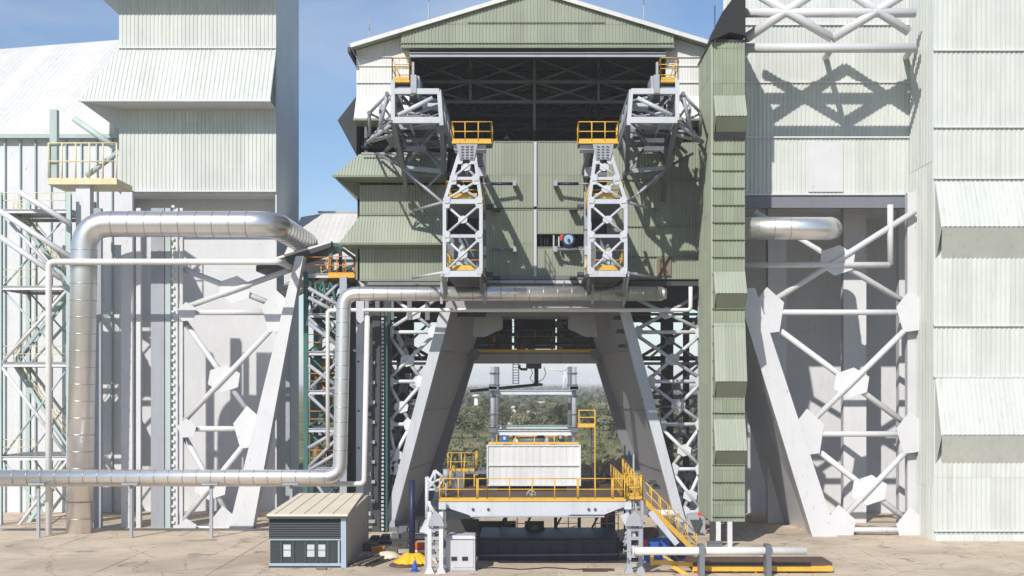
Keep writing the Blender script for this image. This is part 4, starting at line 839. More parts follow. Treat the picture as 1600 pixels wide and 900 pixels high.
# support columns + feet
for s in (-1, 1):
    def Q(px, py, d): return P(mp(px, s), py, d)
    for px, dd, m_ in ((671, 66.2, PALE), (689, 66.2, PALE), (676, 70, MGREY), (694, 70, MGREY)):
        x0, x1 = sorted((Q(px-3.2, 0, dd).x, Q(px+3.2, 0, dd).x))
        if s < 0 or px in (671, 689):
            part('support_column', MB().box(x0, x1, dd-85, dd-84.75, .05, Z(800 if s < 0 else 812, dd)), m_ if s < 0 else LGREY, K)
            part('base_flange', MB().prism([(x0-.15, dd-85.1, 0), (x1+.15, dd-85.1, 0), (x1, dd-85.1, .35), (x0, dd-85.1, .35)], (0, .5, 0)), PALE if s < 0 else LGREY, K)
    xm = Q(680, 0, 66.2).x
    for k in range(6): part('rung_plate', MB().box(xm-.22, xm+.22, -18.78, -18.68, .35+k*.46, .35+k*.46+.17), LGREY, K)
    part('column_head', MB().prism([Q(668, 822, 66), Q(694, 822, 66), Q(690, 808, 66), Q(680, 798, 66), Q(672, 808, 66)], (0, .3, 0)), LGREY, K)
    part('knee_plate', MB().prism([Q(655, 830, 66.4), Q(676, 838, 66.4), Q(672, 808, 66.4)] if s < 0 else [Q(690, 800, 66.4), Q(703, 806, 66.4), Q(685, 842, 66.4), Q(678, 838, 66.4)], (0, .12, 0)), WHITE, K)
    bm_(K, 'hanger_post', Q(692, 826, 66.6), Q(692, 792, 66.6), .14, .14, WHITE)
    part('hanger_head', MB().box(*sorted((Q(686, 0, 66.6).x, Q(697, 0, 66.6).x)), -18.7, -18.3, Z(795, 66.6), Z(784, 66.6)), WHITE, K)
    for k in range(8):
        p = Q(random.uniform(676, 700), random.uniform(812, 850), random.uniform(67, 70)); a = random.uniform(.1, .25)
        part('fitting', MB().tube(p, p+Vector((random.uniform(-.4, .4), .1, random.uniform(-.4, .4))), a/2, 8), random.choice([MGREY, DGREY, LGREY]), K)
# rear posts under the deck and clutter seen in the shade
for px in (735, 790, 868, 905): bm_(K, 'rear_post', P(px, 838, 79), P(px, 800, 79), .2, .2, DGREY)
for px in (760, 800, 848, 905): tb(K, 'under_brace', P(px, 862, 76), P(px+30, 806, 76), .06, DGREY)
part('pit_trough', MB().box(X(748, 71), X(968, 71), -14, -9, 0, Z(840, 71)), DBLUE, K)  # navy trough; its dark front also stands in for the deck's shadow
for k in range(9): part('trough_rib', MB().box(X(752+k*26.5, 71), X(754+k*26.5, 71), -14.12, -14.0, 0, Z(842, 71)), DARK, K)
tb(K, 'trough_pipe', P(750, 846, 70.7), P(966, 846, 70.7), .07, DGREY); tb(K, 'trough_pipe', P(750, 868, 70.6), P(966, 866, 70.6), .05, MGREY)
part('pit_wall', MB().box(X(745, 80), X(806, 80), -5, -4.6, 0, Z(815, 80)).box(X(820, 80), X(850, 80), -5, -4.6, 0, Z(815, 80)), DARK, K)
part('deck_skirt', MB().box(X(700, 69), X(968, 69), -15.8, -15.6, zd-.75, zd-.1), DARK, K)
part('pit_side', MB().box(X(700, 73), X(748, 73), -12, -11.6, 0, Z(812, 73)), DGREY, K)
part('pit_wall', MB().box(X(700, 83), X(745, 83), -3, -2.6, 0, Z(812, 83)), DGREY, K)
tr_ = part('wheel_housing', MB().tube(P(836, 832, 75), P(836, 832, 76), .62, 20), DGREY, K)
part('wheel_hub', MB().tube(P(836, 828, 74.9), P(836, 828, 74.7), .3, 14), MGREY, tr_)
for px in (790, 870, 930): railing(K, [P(px, 832, 79), P(px+36, 832, 79)], ORG_ if px > 800 else YEL, h=1.1, sp=.6, toe=False)

# long gantry mast at left
Mst = thing('tripod_mast', 'white triangular braced mast beside the left end of the yellow railed deck', 'mast', (X(668, 68), -17, 0))
for a, b, r_ in (((667, 822), (667, 745), .1), ((667, 745), (683, 765), .08), ((683, 765), (667, 765), .07), ((667, 765), (679, 735), .07), ((679, 735), (694, 747), .08), ((694, 747), (679, 752), .07), ((679, 752), (667, 765), .08), ((667, 783), (686, 812), .1), ((672, 822), (672, 783), .05), ((679, 735), (680, 752), .07), ((683, 765), (694, 747), .06)):
    part('mast_tube', MB().tube(P(*a, 67.6), P(*b, 67.6), r_, 8), WHITE, Mst)
part('mast_base', MB().prism([P(655, 832, 67.4), P(680, 832, 67.4), P(672, 812, 67.4), P(664, 812, 67.4)], (0, .2, 0)), WHITE, Mst)
part('mast_stand', MB().box(X(664, 67.8), X(668, 67.8), -17.3, -17, 0, Z(830, 67.8)), LGREY, Mst)

# yellow side stairs at the right of the deck
YS = thing('yellow_stairs', 'yellow railed staircase going down to the right from the deck', 'stairs', (X(1040, 68), -17, 0))
part('landing', MB().box(X(978, 68), X(1004, 68), -17.4, -15.4, Z(779, 68)-.12, Z(779, 68)), STAIN, YS)
railing(YS, [(X(979, 68), -17.4, Z(779, 68)), (X(1003, 68), -17.4, Z(779, 68)), (X(1003, 68), -15.4, Z(779, 68))], YEL, h=1.2, sp=.4)
railing(YS, [(X(979, 68), -15.4, Z(779, 68)), (X(1003, 68), -15.4, Z(779, 68))], YEL, h=1.2, sp=.3)
stair(YS, P(1004, 780, 68), P(1088, 864, 68.6), .9, YEL, steps=18)
stair(YS, P(974, 745, 75), P(1000, 779, 71), .8, YEL, steps=9)
bm_(YS, 'white_stringer', P(1016, 800, 67.6), P(1058, 850, 67.6), .12, .3, WHITE)
for px in (983, 1003): bm_(YS, 'landing_post', P(px, 880, 67.4), P(px, 782, 67.4), .16, .16, LGREY)
for px, py in ((985, 800), (996, 800), (988, 812)): tb(YS, 'knee_brace', P(px, py+16, 67.2), P(px-3, py-14, 67.2), .05, LGREY)

# ================================================================== ENCLOSURE + FRAME ON THE DECK
B = thing('white_enclosure', 'white corrugated box enclosure with tall twin posts standing on the deck', 'enclosure', (0, -11, zd))
db_ = 73.0; yb = db_-85
clad(B, 'wall_sheet', (0, yb, 0), (1,0,0), (0,0,1), X(761, db_), X(907, db_), Z(758, db_), Z(695, db_), WCLAD, [0, Z(728, db_), 60], sw=.76, pitch=.38)
bf = MB()
for py in (759, 728, 697): bf.box(X(760.5, db_), X(907.5, db_), yb-.1, yb-.05, Z(py, db_), Z(py, db_)+.07)
for px in (760.5, 905.5): bf.box(X(px, db_), X(px+2, db_), yb-.11, yb, Z(759, db_), Z(695, db_))
part('edge_trim', bf, WCLAD, B)
part('box_body', MB().box(X(761, db_), X(907, db_), yb+.02, yb+4, Z(758, db_), Z(695.5, db_)), WCLAD, B)
part('top_rail', MB().box(X(764, db_), X(905, db_), yb+.3, yb+.36, Z(694, db_), Z(691, db_)).box(X(764, db_), X(905, db_), yb+3.3, yb+3.36, Z(686, db_), Z(684, db_)), YEL, B)
for px in (776, 806, 835, 866): bm_(B, 'rail_post', P(px, 695, 73.5), P(px, 680, 73.5), .05, .05, YEL)
for px in (770, 897):
    for dx, dd, m_ in ((0, 74.5, LGREY), (7 if px < 800 else -7, 76.0, TEAL)):
        p = part('mast_post', MB().tube(P(px+dx, 700, dd), P(px+dx, 573, dd), .14 if not dx else .12, 12), LGREY if not dx else MGREY, B)
        for py in (584, 602, 620, 648, 668): part('clamp_ring', MB().tube(P(px+dx, py, dd), P(px+dx, py-2, dd), .2 if not dx else .15, 12), MGREY, p)
    for py in (604, 606, 671): part('clamp_box', MB().box(X(px-6, 74.2), X(px+6, 74.2), -11.1, -10.5, Z(py+4, 74.2), Z(py-2, 74.2)), MGREY, B)
ib(B, 'cross_beam', P(773, 613, 74.9), P(894, 613, 74.9), .2, .26, WHITE); ib(B, 'cross_beam', P(773, 676, 74.4), P(894, 676, 74.4), .25, .3, PALE); ib(B, 'cross_beam', P(776, 667, 76), P(892, 667, 76), .2, .22, PTEAL)
for k in range(22):
    px = random.uniform(779, 888); p = P(px, random.uniform(683, 691), random.uniform(74, 76)); a = random.uniform(.08, .22)
    part('valve', MB().lathe(p, [(a*.5, -a), (a, 0), (a*.8, a*.8), (a*.3, a*1.6)], 8), random.choice([DGREY, DGREY, MGREY, STAIN, LGREY, PYEL]), B)
bl_ = part('blue_case', MB().box(X(783, 73.6), X(793, 73.6), -11.6, -11.2, Z(691, 73.6), Z(680, 73.6)), BLUE, B)
part('blue_case_label', MB().box(X(786.5, 73.4), X(790, 73.4), -11.63, -11.605, Z(687, 73.4), Z(682.5, 73.4)), PAPER, bl_)
part('manifold', MB().tube(P(812, 688, 74.6), P(850, 688, 74.6), .16, 10), MGREY, B)
for px, m_ in ((770, MGREY), (891, MGREY)):
    part('wheel_box', MB().box(X(px-6, 73.6), X(px+8, 73.6), yb+.1, yb+1.5, zd+.02, Z(760, 73.6)), m_, B)
wheel = thing('spoked_handwheel', 'small round spoked hand wheel under the white enclosure', 'wheel', tuple(P(830, 773, 70)))
wc = P(830, 773, 70)
part('rim', MB().path([wc+Vector((math.cos(t*math.pi/9)*.24, 0, math.sin(t*math.pi/9)*.24)) for t in range(19)], .035, 6), LGREY, wheel)
for t in range(5): part('spoke', MB().tube(wc, wc+Vector((math.cos(t*1.257)*.24, 0, math.sin(t*1.257)*.24)), .022, 6), LGREY, wheel)
part('hub', MB().tube(wc-Vector((0,.05,0)), wc+Vector((0,.6,0)), .05, 8), LGREY, wheel)
part('stand', MB().beam((wc.x, wc.y+.55, zd), (wc.x, wc.y+.55, wc.z), .1, .1), DGREY, wheel)
yf = thing('yellow_ladder_frame', 'tall yellow ladder frame with small top cage right of the white enclosure', 'ladder', (X(918, 74), -11, zd))
for px, y0, y1 in ((929.5, 778, 640), (904.5, 664, 640)): bm_(yf, 'post', P(px, y0, 74), P(px, y1, 74), .065, .065, YEL)
for py in (641, 652, 663, 666): bm_(yf, 'cage_rail', P(904, py, 74), P(929.5, py, 74), .05, .05, YEL)
part('cage_floor', MB().box(X(903, 74), X(930, 74), -11.05, -10, Z(665, 74)-.1, Z(662, 74)), YEL, yf)
for k in range(18): tb(yf, 'rung', P(924, 772-k*6, 74.6), P(929.5, 772-k*6, 74.6), .02, DGREY, 6)
bm_(yf, 'rear_stile', P(924, 778, 74.7), P(924, 668, 74.7), .05, .05, DGREY)

# ================================================================== LOOSE THINGS ON THE GROUND
C = thing('cabinet', 'light grey metal cabinet with two dark vents standing before the deck', 'cabinet', (X(719, 67.2), -17.5, 0))
x0, x1 = X(697, 67.0), X(742, 67.0); zt = Z(842, 67.0)
part('body', MB().box(x0, x1, -18, -16.6, .05, zt), CABM, C)
part('plinth', MB().box(x0-.04, x1+.04, -18.05, -16.6, 0, .1), LGREY, C)
part('lid', MB().prism([(x0-.03, -18.1, zt+.01), (x1+.03, -18.1, zt+.01), (x1-.02, -18.0, zt+.17), (x0+.1, -18.0, zt+.17)], (0, 1.5, 0)), CABM, C)
part('door', MB().box(x0+.36, x1-.08, -18.04, -18.01, .2, zt-.06), CABM, C)
for px in (705, 722): part('vent', MB().box(X(px, 66.9), X(px+9, 66.9), -18.08, -18.045, Z(876, 66.9), Z(870, 66.9)), DARK, C)
cn = thing('blue_cone', 'small blue cone shaped marker on the concrete beside the yellow tarpaulin', 'cone', tuple(P(648, 890, 67.0)))
c0 = P(648, 892.5, 66.9); c0.z = 0
part('cone_body', MB().lathe(c0, [(.17, .06), (.14, .2), (.09, .42), (.075, .52), (.03, .58)], 14), BLUE, cn)
part('cone_base', MB().lathe(c0, [(.24, 0), (.24, .05), (.18, .07)], 14), BLUE, cn)
for k, (pa_, pb_, d, h, lab) in enumerate(((574, 640, 78, .45, 'dark steel skid lying before the toothed column beside the small shed'), (618, 690, 80, .8, 'long dark equipment skid under the foot of the left leg'), (992, 1060, 79, .7, 'long dark equipment skid behind the foot of the yellow stairs'))):
    sk = thing('equipment_skid', lab, 'skid', (X((pa_+pb_)/2, d), d-85, 0)); x0, x1 = X(pa_, d), X(pb_, d)
    part('skid_frame', MB().box(x0, x1, d-85, d-83.2, .1, h*.5), DGREY, sk)
    for q in range(4): xq = x0+(x1-x0)*(q+.2)/4; part('crate_block', MB().box(xq, xq+(x1-x0)*.18, d-84.8, d-83.6, h*.5, h*random.uniform(.8, 1.7)), random.choice([DARK, DGREY, DGREY, MGREY]), sk)
    for xq in (x0+.1, x1-.3): part('runner', MB().box(xq, xq+.2, d-85.1, d-83.1, 0, .1), MGREY, sk)
    part('lifting_bar', MB().tube((x0, d-85.05, h*.55), (x1, d-85.05, h*.55), .04, 6), MGREY, sk)
# tarpaulin heap
ty = thing('yellow_tarpaulin', 'pleated bright yellow tarpaulin spread round the foot of the dark pole', 'tarpaulin', (X(642, 69), -16, 0))
mb = MB(); n = 48; c0 = Vector((X(642, 69), -15.4, 0)); k = 0
for ring, (r_, z_) in enumerate(((.12, .62), (.38, .58), (.62, .36), (.85, .17), (1.0, .06))):
    for j in range(n):
        t = 2*math.pi*j/n; f = 1+.13*math.sin(j*2*math.pi*13/n)*(ring/4)+.12*math.sin(t*3+1)
        mb.v.append((c0.x+math.cos(t)*r_*f, c0.y+math.sin(t)*r_*f*.8, z_+.05*math.sin(j*2*math.pi*13/n)*(ring > 0)*(.4+ring/4)))
for i in range(4):
    for j in range(n): mb.f.append((i*n+j, (i+1)*n+j, (i+1)*n+(j+1)%n, i*n+(j+1)%n)); mb.sm.append(True)
mb.f.append(tuple(range(n))); mb.sm.append(True)
part('sheet', mb, TARP, ty)
part('cut_edge', MB().lathe((c0.x-.25, c0.y-.45, 0), [(.95, .0), (.9, .08), (.5, .1)], 20), STAIN, ty)
pl = solo('dark_pole', MB().tube((c0.x+.0, c0.y, .4), (c0.x+.0, c0.y, Z(750, 69.5)), .17, 14), DBLUE, 'dark navy pole rising from the yellow tarpaulin', 'pole')
br_ = thing('orange_barrel', 'orange red barrel with a white band behind the pole', 'barrel', (X(655, 70.5), -14.5, 0))
c1 = Vector((X(656, 70.5), -14.2, 0))
part('barrel_body', MB().lathe(c1, [(.3, 0), (.33, .05), (.31, .4), (.33, .45), (.31, .9), (.33, 1.0), (.28, 1.02)], 18), mat('orange_red_paint', (.62, .10, .02), .45), br_)
part('barrel_band', MB().lathe(c1, [(.325, .5), (.335, .52), (.335, .62), (.325, .64)], 18), WPIPE, br_)
dr = thing('blue_drum', 'blue open drum in the shade beside the small shed', 'drum', (X(557, 75), -10, 0))
c1 = Vector((X(557, 75), -9.8, 0))
part('stand', MB().box(c1.x-.6, c1.x+1.2, -10.2, -9.2, 0, .45), DGREY, dr)
part('drum_shell', MB().lathe(c1, [(.3, .45), (.33, .9), (.37, 1.4), (.42, 1.62), (.36, 1.62), (.3, 1.4)], 18), mat('faded_blue_plastic', (.03, .10, .22), .5), dr)
for k in range(9):
    a = Vector((X(538+k*4.6, 69.5), -15.8-random.uniform(0, .6), .05+.05*(k % 3))); b = a+Vector((random.uniform(.5, 1.1), 3.2, .02))
    solo('timber_plank', MB().beam(a, b, .2, .06), WOOD, 'loose weathered plank lying in the pile beside the small shed', 'plank', 'planks lying beside the shed')
for k in range(2):
    a = P(572+k*8, 884, 68.6); a.z = .03; b = a+Vector((.9, 3.0, 0)); solo('steel_bar', MB().beam(a, b, .1, .05), DGREY, ('left' if k == 0 else 'right')+' of two dark steel bars lying on the concrete right of the plank pile', 'bar')
pts = []
for k in range(30):
    t = k/29; pts.append(Vector((X(565+t*60, 72), -13.2+.4*math.sin(t*9), .05+.03*math.sin(t*20))))
solo('yellow_hose', MB().path(pts, .05, 6), PYEL, 'yellow hose trailing across the concrete towards the tarpaulin', 'hose')
solo('sand_sack', MB().lathe((X(604, 72), -12.8, 0), [(.8, 0), (.75, .12), (.45, .3), (.1, .36)], 14), CREAM, 'pale low heap of sand behind the yellow tarpaulin', 'sand heap')
gt = thing('floor_grating', 'rusty brown steel cover plate lying on the concrete near the deck', 'cover plate', (X(932, 67), -18, 0))
part('plate', MB().box(X(910, 67.2), X(949, 67.2), -18.2, -17.2, 0.004, .04), STAIN, gt); part('plate', MB().box(X(947, 67.2), X(960, 67.2), -17.9, -17.3, 0.004, .05), STAIN, gt)
# yellow trailer at bottom right
TR = thing('yellow_trailer', 'yellow framed flat trailer behind the fat white pipe, bottom right', 'trailer', (X(1080, 66), -19, 0))
part('drawbar_beam', MB().beam(P(1018, 878, 66.5), P(1082, 882, 66.5), .25, .2), YEL, TR)
part('drawbar_end', MB().box(X(1016, 66.5), X(1021, 66.5), -18.7, -18.3, Z(882, 66.5), Z(868, 66.5)), YEL, TR)
part('bed', MB().box(X(1078, 66.5), X(1300, 66.5), -18.6, -16.2, Z(883, 66.5), Z(879, 66.5)), STAIN, TR)
part('side_rail', MB().box(X(1082, 66.4), X(1300, 66.4), -18.75, -18.6, Z(892, 66.4), Z(884, 66.4)), YEL, TR)
part('diagonal_leg', MB().beam(P(1050, 884, 66.3), P(1082, 903, 66.0), .15, .2), YEL, TR); part('diagonal_leg', MB().beam(P(1036, 868, 66.8), P(1052, 878, 66.8), .12, .12), YEL, TR)
for px in (1082, 1087, 1093, 1180): part('leg', MB().box(X(px, 66.2), X(px+3, 66.2), -18.7, -18.5, 0, Z(890, 66.2)), ORG_ if px != 1087 else RED, TR)
for px in (1110, 1150, 1200):
    wv = part('wheel', MB().tube(P(px, 902, 66.2), P(px, 902, 67.0), .28, 18), DGREY, TR)
for k, (px, py, m_) in enumerate(((992, 857, RED), (1006, 848, RED), (1025, 845, BLUE), (1040, 847, DBLUE), (1014, 836, STAIN), (1020, 852, BLUE), (985, 874, DBLUE), (1060, 846, BLUE))):
    p = P(px, py, 70+k*.25); a = (.25, .2, .8, .9, .5, .6, .5, .5)[k]
    labs = ['small red cylinder beside the deck support column', 'round red drum between deck column and stairs', 'blue equipment box under the yellow stairs', 'dark navy box right of the blue equipment box under the stairs', 'brown rusty tank under the top of the stairs', 'lower blue box half hidden by the fat white pipe', 'dark blue box low behind the fat pipe end', 'rightmost blue box beneath the foot of the stairs']
    if k in (0, 1, 4): o = MB().lathe((p.x, p.y, max(0, p.z-a)), [(a*.8, 0), (a, .05), (a, a*1.7), (a*.8, a*1.8), (a*.3, a*1.85)], 14)
    else: o = MB().box(p.x-a, p.x+a, p.y, p.y+.6, 0, p.z+.1).box(p.x-a-.04, p.x+a+.04, p.y-.05, p.y+.65, p.z+.1, p.z+.16).box(p.x-a*.6, p.x+a*.2, p.y-.03, p.y, p.z-.5, p.z-.1)
    solo(('red_cylinder', 'red_drum', 'equipment_box', 'equipment_box', 'rusty_tank', 'equipment_box', 'equipment_box', 'equipment_box')[k], o, m_, labs[k], ('cylinder', 'drum', 'box', 'box', 'tank', 'box', 'box', 'box')[k])
solo('horizontal_pipe', MB().tube(P(1012, 802, 76), P(1062, 802, 76), .22, 12), WPIPE, 'short fat white pipe crossing behind the yellow stairs', 'pipe')
# bogie at the foot of the right outer truss
bg_ = thing('wheel_bogie', 'grey gusseted wheel bogie under the right outer column of the service tower', 'bogie', (X(1085, 82), -2, 0))
part('frame', MB().prism([P(1068, 832, 83), P(1104, 838, 83), P(1100, 822, 83), P(1092, 803, 83), P(1076, 805, 83)], (0, 1, 0)), LGREY, bg_)
part('tie_plate', MB().prism([P(1078, 812, 82.9), P(1098, 812, 82.9), P(1090, 832, 82.9), P(1086, 832, 82.9)], (0, -.1, 0)), DGREY, bg_)
part('red_lamp', MB().tube(P(1093, 803, 82.6), P(1093, 803, 82.5), .14, 10), RED, bg_)
for px in (1076, 1094): part('wheel', MB().tube(P(px, 842, 82.6), P(px, 842, 83.6), .42, 18), DGREY, bg_)

pts = [P(700+t*9, 893-6*math.sin(t*.9), 66.6) for t in range(14)]
for p in pts: p.z = .035
solo('black_cable', MB().path([Vector((X(748+t*11, 67)+.2*math.sin(t*1.7), -17.2+.35*math.sin(t*.8), .03)) for t in range(16)], .03, 6), DARK, 'thin black cable snaking over the sunlit concrete right of the cabinet', 'cable')
solo('coiled_hose', MB().path([Vector((X(722, 69)-2.2+math.cos(t*.5)*(.32+.004*t), -12.6+math.sin(t*.5)*(.3+.004*t), .04+.004*t)) for t in range(60)], .035, 6), DARK, 'coil of black hose on the concrete behind the blue cone', 'hose')
for k, (px, d, a, h, mm, lab, cat) in enumerate(((612, 73, .3, .35, WOOD, 'low wooden crate in the shade left of the dark pole', 'crate'), (624, 76, .45, .5, DGREY, 'dark grey tool chest in the shade at the foot of the left leg', 'chest'), (590, 74, .35, .3, ORG_, 'orange toolbox in front of the toothed column', 'toolbox'), (1118, 74, .4, .6, MGREY, 'grey junction box on the ground under the olive tower', 'box'), (980, 75, .4, .5, DGREY, 'dark crate behind the right support columns', 'crate'))):
    x, y = X(px, d), d-85; o = MB().box(x-a, x+a, y, y+.6, 0, h).box(x-a-.03, x+a+.03, y-.03, y+.63, h, h+.05).box(x-.1, x+.1, y-.06, y-.03, h*.5, h*.7)
    solo('crate' if cat == 'crate' else 'tool_box' if 'tool' in lab else 'junction_box', o, mm, lab, cat)
# ================================================================== PALE SERVICE BUILDING, RIGHT EDGE
V = thing('pale_service_building', 'pale green clad building on white braced legs right of the olive tower', 'building', (X(1350, 85), 0, 0))
vx0, vx1 = X(1130, D), X(1440, D); vz = Z(306, D)
clad(V, 'wall_sheet', (0, 0, 0), (1,0,0), (0,0,1), vx0, vx1, vz, Z(-60, D), PALEG, [0, Z(216, D), Z(130, D), Z(40, D), 60], sw=1.1, pitch=.275)
for py in (216, 130, 40, 305): part('flashing', MB().box(vx0, vx1, -.16, -.04, Z(py, D), Z(py, D)+.1), PALE, V)
part('access_hatch', MB().box(X(1262, D), X(1317, D), -.14, -.08, Z(300, D), Z(222, D)), PALE, V)
part('rear_wall', MB().box(vx0, X(1700, D), 12, 12.2, 0, vz), PALE, V)
part('floor_slab', MB().box(vx0, X(1700, D), .3, 12, vz-.1, vz+.3), PALE, V)
part('floor_beam', MB().box(vx0, vx1, -.1, .3, Z(325, D), Z(308, D)), MGREY, V)
for px, w_ in ((1200, 1.3), (1318, 1.6), (1405, .8)): part('rear_column', MB().box(X(px, 90), X(px, 90)+w_, 5, 5.8, 0, vz), PALE, V)
# leg and lattice
lg = [(1150, 450), (1180, 450), (1330, 905), (1290, 905)]
part('sloping_leg', MB().prism([P(x, y, 82) for x, y in lg], (0, 1, 0)), PALE, V)
part('sloping_plate', MB().prism([P(1151, 450, 83.4), P(1288, 880, 83.4), P(1225, 860, 92), P(1120, 480, 92)], (.4, 0, 0)), PALE, V)
lx = lambda y: 1182+(y-450)*.33
for py in (488, 678, 828): tb(V, 'horizontal_strut', P(lx(py)-4, py, 83), P(1432, py, 83), .19, PALE, 10)
tb(V, 'horizontal_strut', P(1150, 414, 83), P(1390, 414, 83), .2, PALE, 10); tb(V, 'drop_pipe', P(1391, 414, 83), P(1391, 320, 83), .2, PALE, 10)
for y0, y1 in ((330, 480), (500, 672), (690, 822), (835, 960)):
    xbay(V, P(max(lx(y1), 1180), y1, 83), P(1430, y1, 83), P(max(lx(y0), 1180), y0, 83), P(1430, y0, 83), .2, PALE, g=1.0)
for py in (488, 678, 828): plate(V, 'gusset_plate', P(lx(py)+6, py, 82.8), 1.1, PALE, n=5, sz=1.5); plate(V, 'gusset_plate', P(1424, py, 82.8), 1.0, PALE, n=5, sz=1.5)
part('outer_column', MB().box(X(1418, 83.4), X(1433, 83.4), -1.6, -1.0, 0, vz), PALE, V)
# near block with hoods
vy = -5.0; bx0, bx1 = X(1458, 80), X(1760, 80)
clad(V, 'block_sheet', (0, vy, 0), (1,0,0), (0,0,1), bx0, bx1, 0, Z(-60, 80), PALEG, [0, Z(745, 80), Z(590, 80), Z(510, 80), Z(280, 80), Z(80, 80), 70], sw=1.2, pitch=.3)
clad(V, 'block_side_sheet', (bx0, 0, 0), (0,-1,0), (0,0,1), 0, 5.0, 0, Z(-60, 80), PALEG, [0, Z(760, 80), Z(500, 80), Z(250, 80), 70], sw=1.2, pitch=.3)
for py in (80, 200, 280, 510, 590, 830): part('flashing', MB().box(bx0, bx1, vy-.17, vy-.04, Z(py, 80), Z(py, 80)+.09), PALE, V)
for t, b in ((285, 358), (590, 678), (835, 930)):
    O = Vector((bx0+.15, vy-1.3, Z(b, 80))); vv = Vector((0, 1.2, Z(t, 80)-Z(b, 80)))
    clad(V, 'hood_sheet', O, (1,0,0), vv, 0, bx1-bx0-.15, 0, vv.length, PALEG, [0, vv.length+1], sw=1.2, pitch=.3)
    part('hood_soffit', MB().prism([(bx0+.15, vy-1.28, Z(b, 80)-.02), (bx1, vy-1.28, Z(b, 80)-.02), (bx1, vy-.06, Z(b+45, 80)), (bx0+.5, vy-.06, Z(b+45, 80))], (0, .03, .03)), PALEG, V)
    part('hood_cheek', MB().prism([(bx0+.1, vy-.1, Z(t, 80)), (bx0+.1, vy-1.3, Z(b, 80)), (bx0+.1, vy-.1, Z(b+45, 80))], (.05, 0, 0)), PALEG, V)
# overhead truss (shadow caster) on the pale wall
for a, b in (((1165, -20), (1300, 60)), ((1165, 60), (1300, -30)), ((1300, -30), (1420, 50)), ((1160, 75), (1430, 75)), ((1160, 20), (1430, 20)), ((1300, 60), (1430, -20))):
    tb(V, 'wall_truss', P(*a, 80), P(*b, 80), .3, PALE, 8)
for px in (1170, 1300, 1425): tb(V, 'wall_truss_strut', P(px, 75, 80), P(px-10, 90, 85), .2, PALE, 8)
pipe('insulated_pipe', [P(1150, 357, 80), P(1292, 357, 80), P(1300, 357, 85)], .72, SILV, 'short thick silver pipe stub under the pale green building', bands=1.0)

# ================================================================== PALE BUILDING, LEFT EDGE
U = thing('pale_clad_building', 'tall white clad building with broad sloping hoods behind the pale steelwork at left', 'building', (X(300, 95), 10, 0))
ux0, ux1 = X(186, 95), X(432, 95); UY = 10.0
uz = Z(302, 95)
clad(U, 'wall_sheet', (0, UY, 0), (1,0,0), (0,0,1), ux0, ux1, uz, Z(-80, 95), PALEG, [0, Z(190, 95), Z(76, 95), 80], sw=1.2, pitch=.3)
hood(U, ux0, ux1, Z(78, 95), UY, 2.2, Z(78, 95)-Z(186, 95)-.9, PALEG, PALE, 1.6, mitre_l=True, mitre_r=False, rib=.3)
hood(U, ux0, ux1, Z(-80, 95), UY, 2.2, Z(-80, 95)-Z(0, 95)-.9, PALEG, PALE, 1.9, mitre_l=True, rib=.3)
for py in (76, 300): part('flashing', MB().box(ux0, ux1, UY-.16, UY-.04, Z(py, 95), Z(py, 95)+.12), PALE, U)
part('side_wall', MB().box(ux1-.1, ux1, UY+.05, UY+9, 0, Z(-80, 95)), PALE, U)
part('lower_wall', MB().box(X(20, 98), ux1-.2, UY+3.5, UY+3.7, 0, uz+.2), PALE, U)
part('underside', MB().box(ux0, ux1-.2, UY+.1, UY+3.5, uz, uz+.2), PALE, U)
# wing with white pitched roof
wz0, wz1 = Z(210, 97), Z(62, 115)
clad(U, 'wing_roof_sheet', (0, 12, wz0), (1,0,0), (0, 18, wz1-wz0), X(-150, 97), ux0-.1, 0, lambda x: math.hypot(18, wz1-wz0)-max(0, (X(70, 97)-x))*.25, WCLAD, [0, 80], sw=1.3, pitch=.4)
part('wing_wall', MB().box(X(-150, 97), ux0, 12.4, 12.6, 0, wz0-.1), PALE, U)
part('wing_eave', MB().box(X(-150, 97), ux0, 11.8, 12.0, wz0-.3, wz0), PTEAL, U)
for k in range(9): part('wall_rib', MB().box(X(-20+k*24, 97), X(-18+k*24, 97), 12.2, 12.38, 0, wz0-.3), PTEAL, U)
# pale columns & lattice
W_ = thing('pale_braced_frame', 'white braced frame with diagonal leg and tall columns in front of the white building', 'steel frame', (X(330, 87), 2, 0))
for px, w_, m_ in ((152, .5, LGREY), (198, .75, PALE), (216, .3, PALE), (246, .9, LGREY), (262, .35, PTEAL), (274, .3, PALE), (283, .2, PALE)):
    part('column', MB().box(X(px, 87)-w_/2, X(px, 87)+w_/2, 2, 2.4, 0, Z(325 if px != 198 else 300, 87)), m_, W_)
for k in range(40): part('rack_tooth', MB().box(X(271, 87)-.1, X(271, 87)+.1, 1.86, 1.98, .3+k*.55, .3+k*.55+.16), PALE, W_)
part('sloping_leg', MB().prism([P(x, y, 86.5) for x, y in ((462, 400), (488-14, 400), (380, 905), (338, 905))], (0, 1, 0)), PALE, W_)
lx2 = lambda y: 462-(y-400)*.245
for py in (488, 670, 826): tb(W_, 'horizontal_strut', P(285, py, 87.2), P(lx2(py), py, 87.2), .2, PALE, 10)
for y0, y1 in ((420, 482), (500, 660), (680, 815), (835, 930)):
    xbay(W_, P(285, y1, 87.2), P(lx2(y1), y1, 87.2), P(285, y0, 87.2), P(lx2(y0), y0, 87.2), .2, PALE, g=.95)
for py in (488, 670, 826): plate(W_, 'gusset_plate', P(lx2(py)-8, py, 87), 1.05, PALE, n=5, sz=1.5); plate(W_, 'gusset_plate', P(292, py, 86.7), .7, PALE, n=5)
lv2 = [Z(y, 89) for y in (860, 716, 570, 450, 330)]
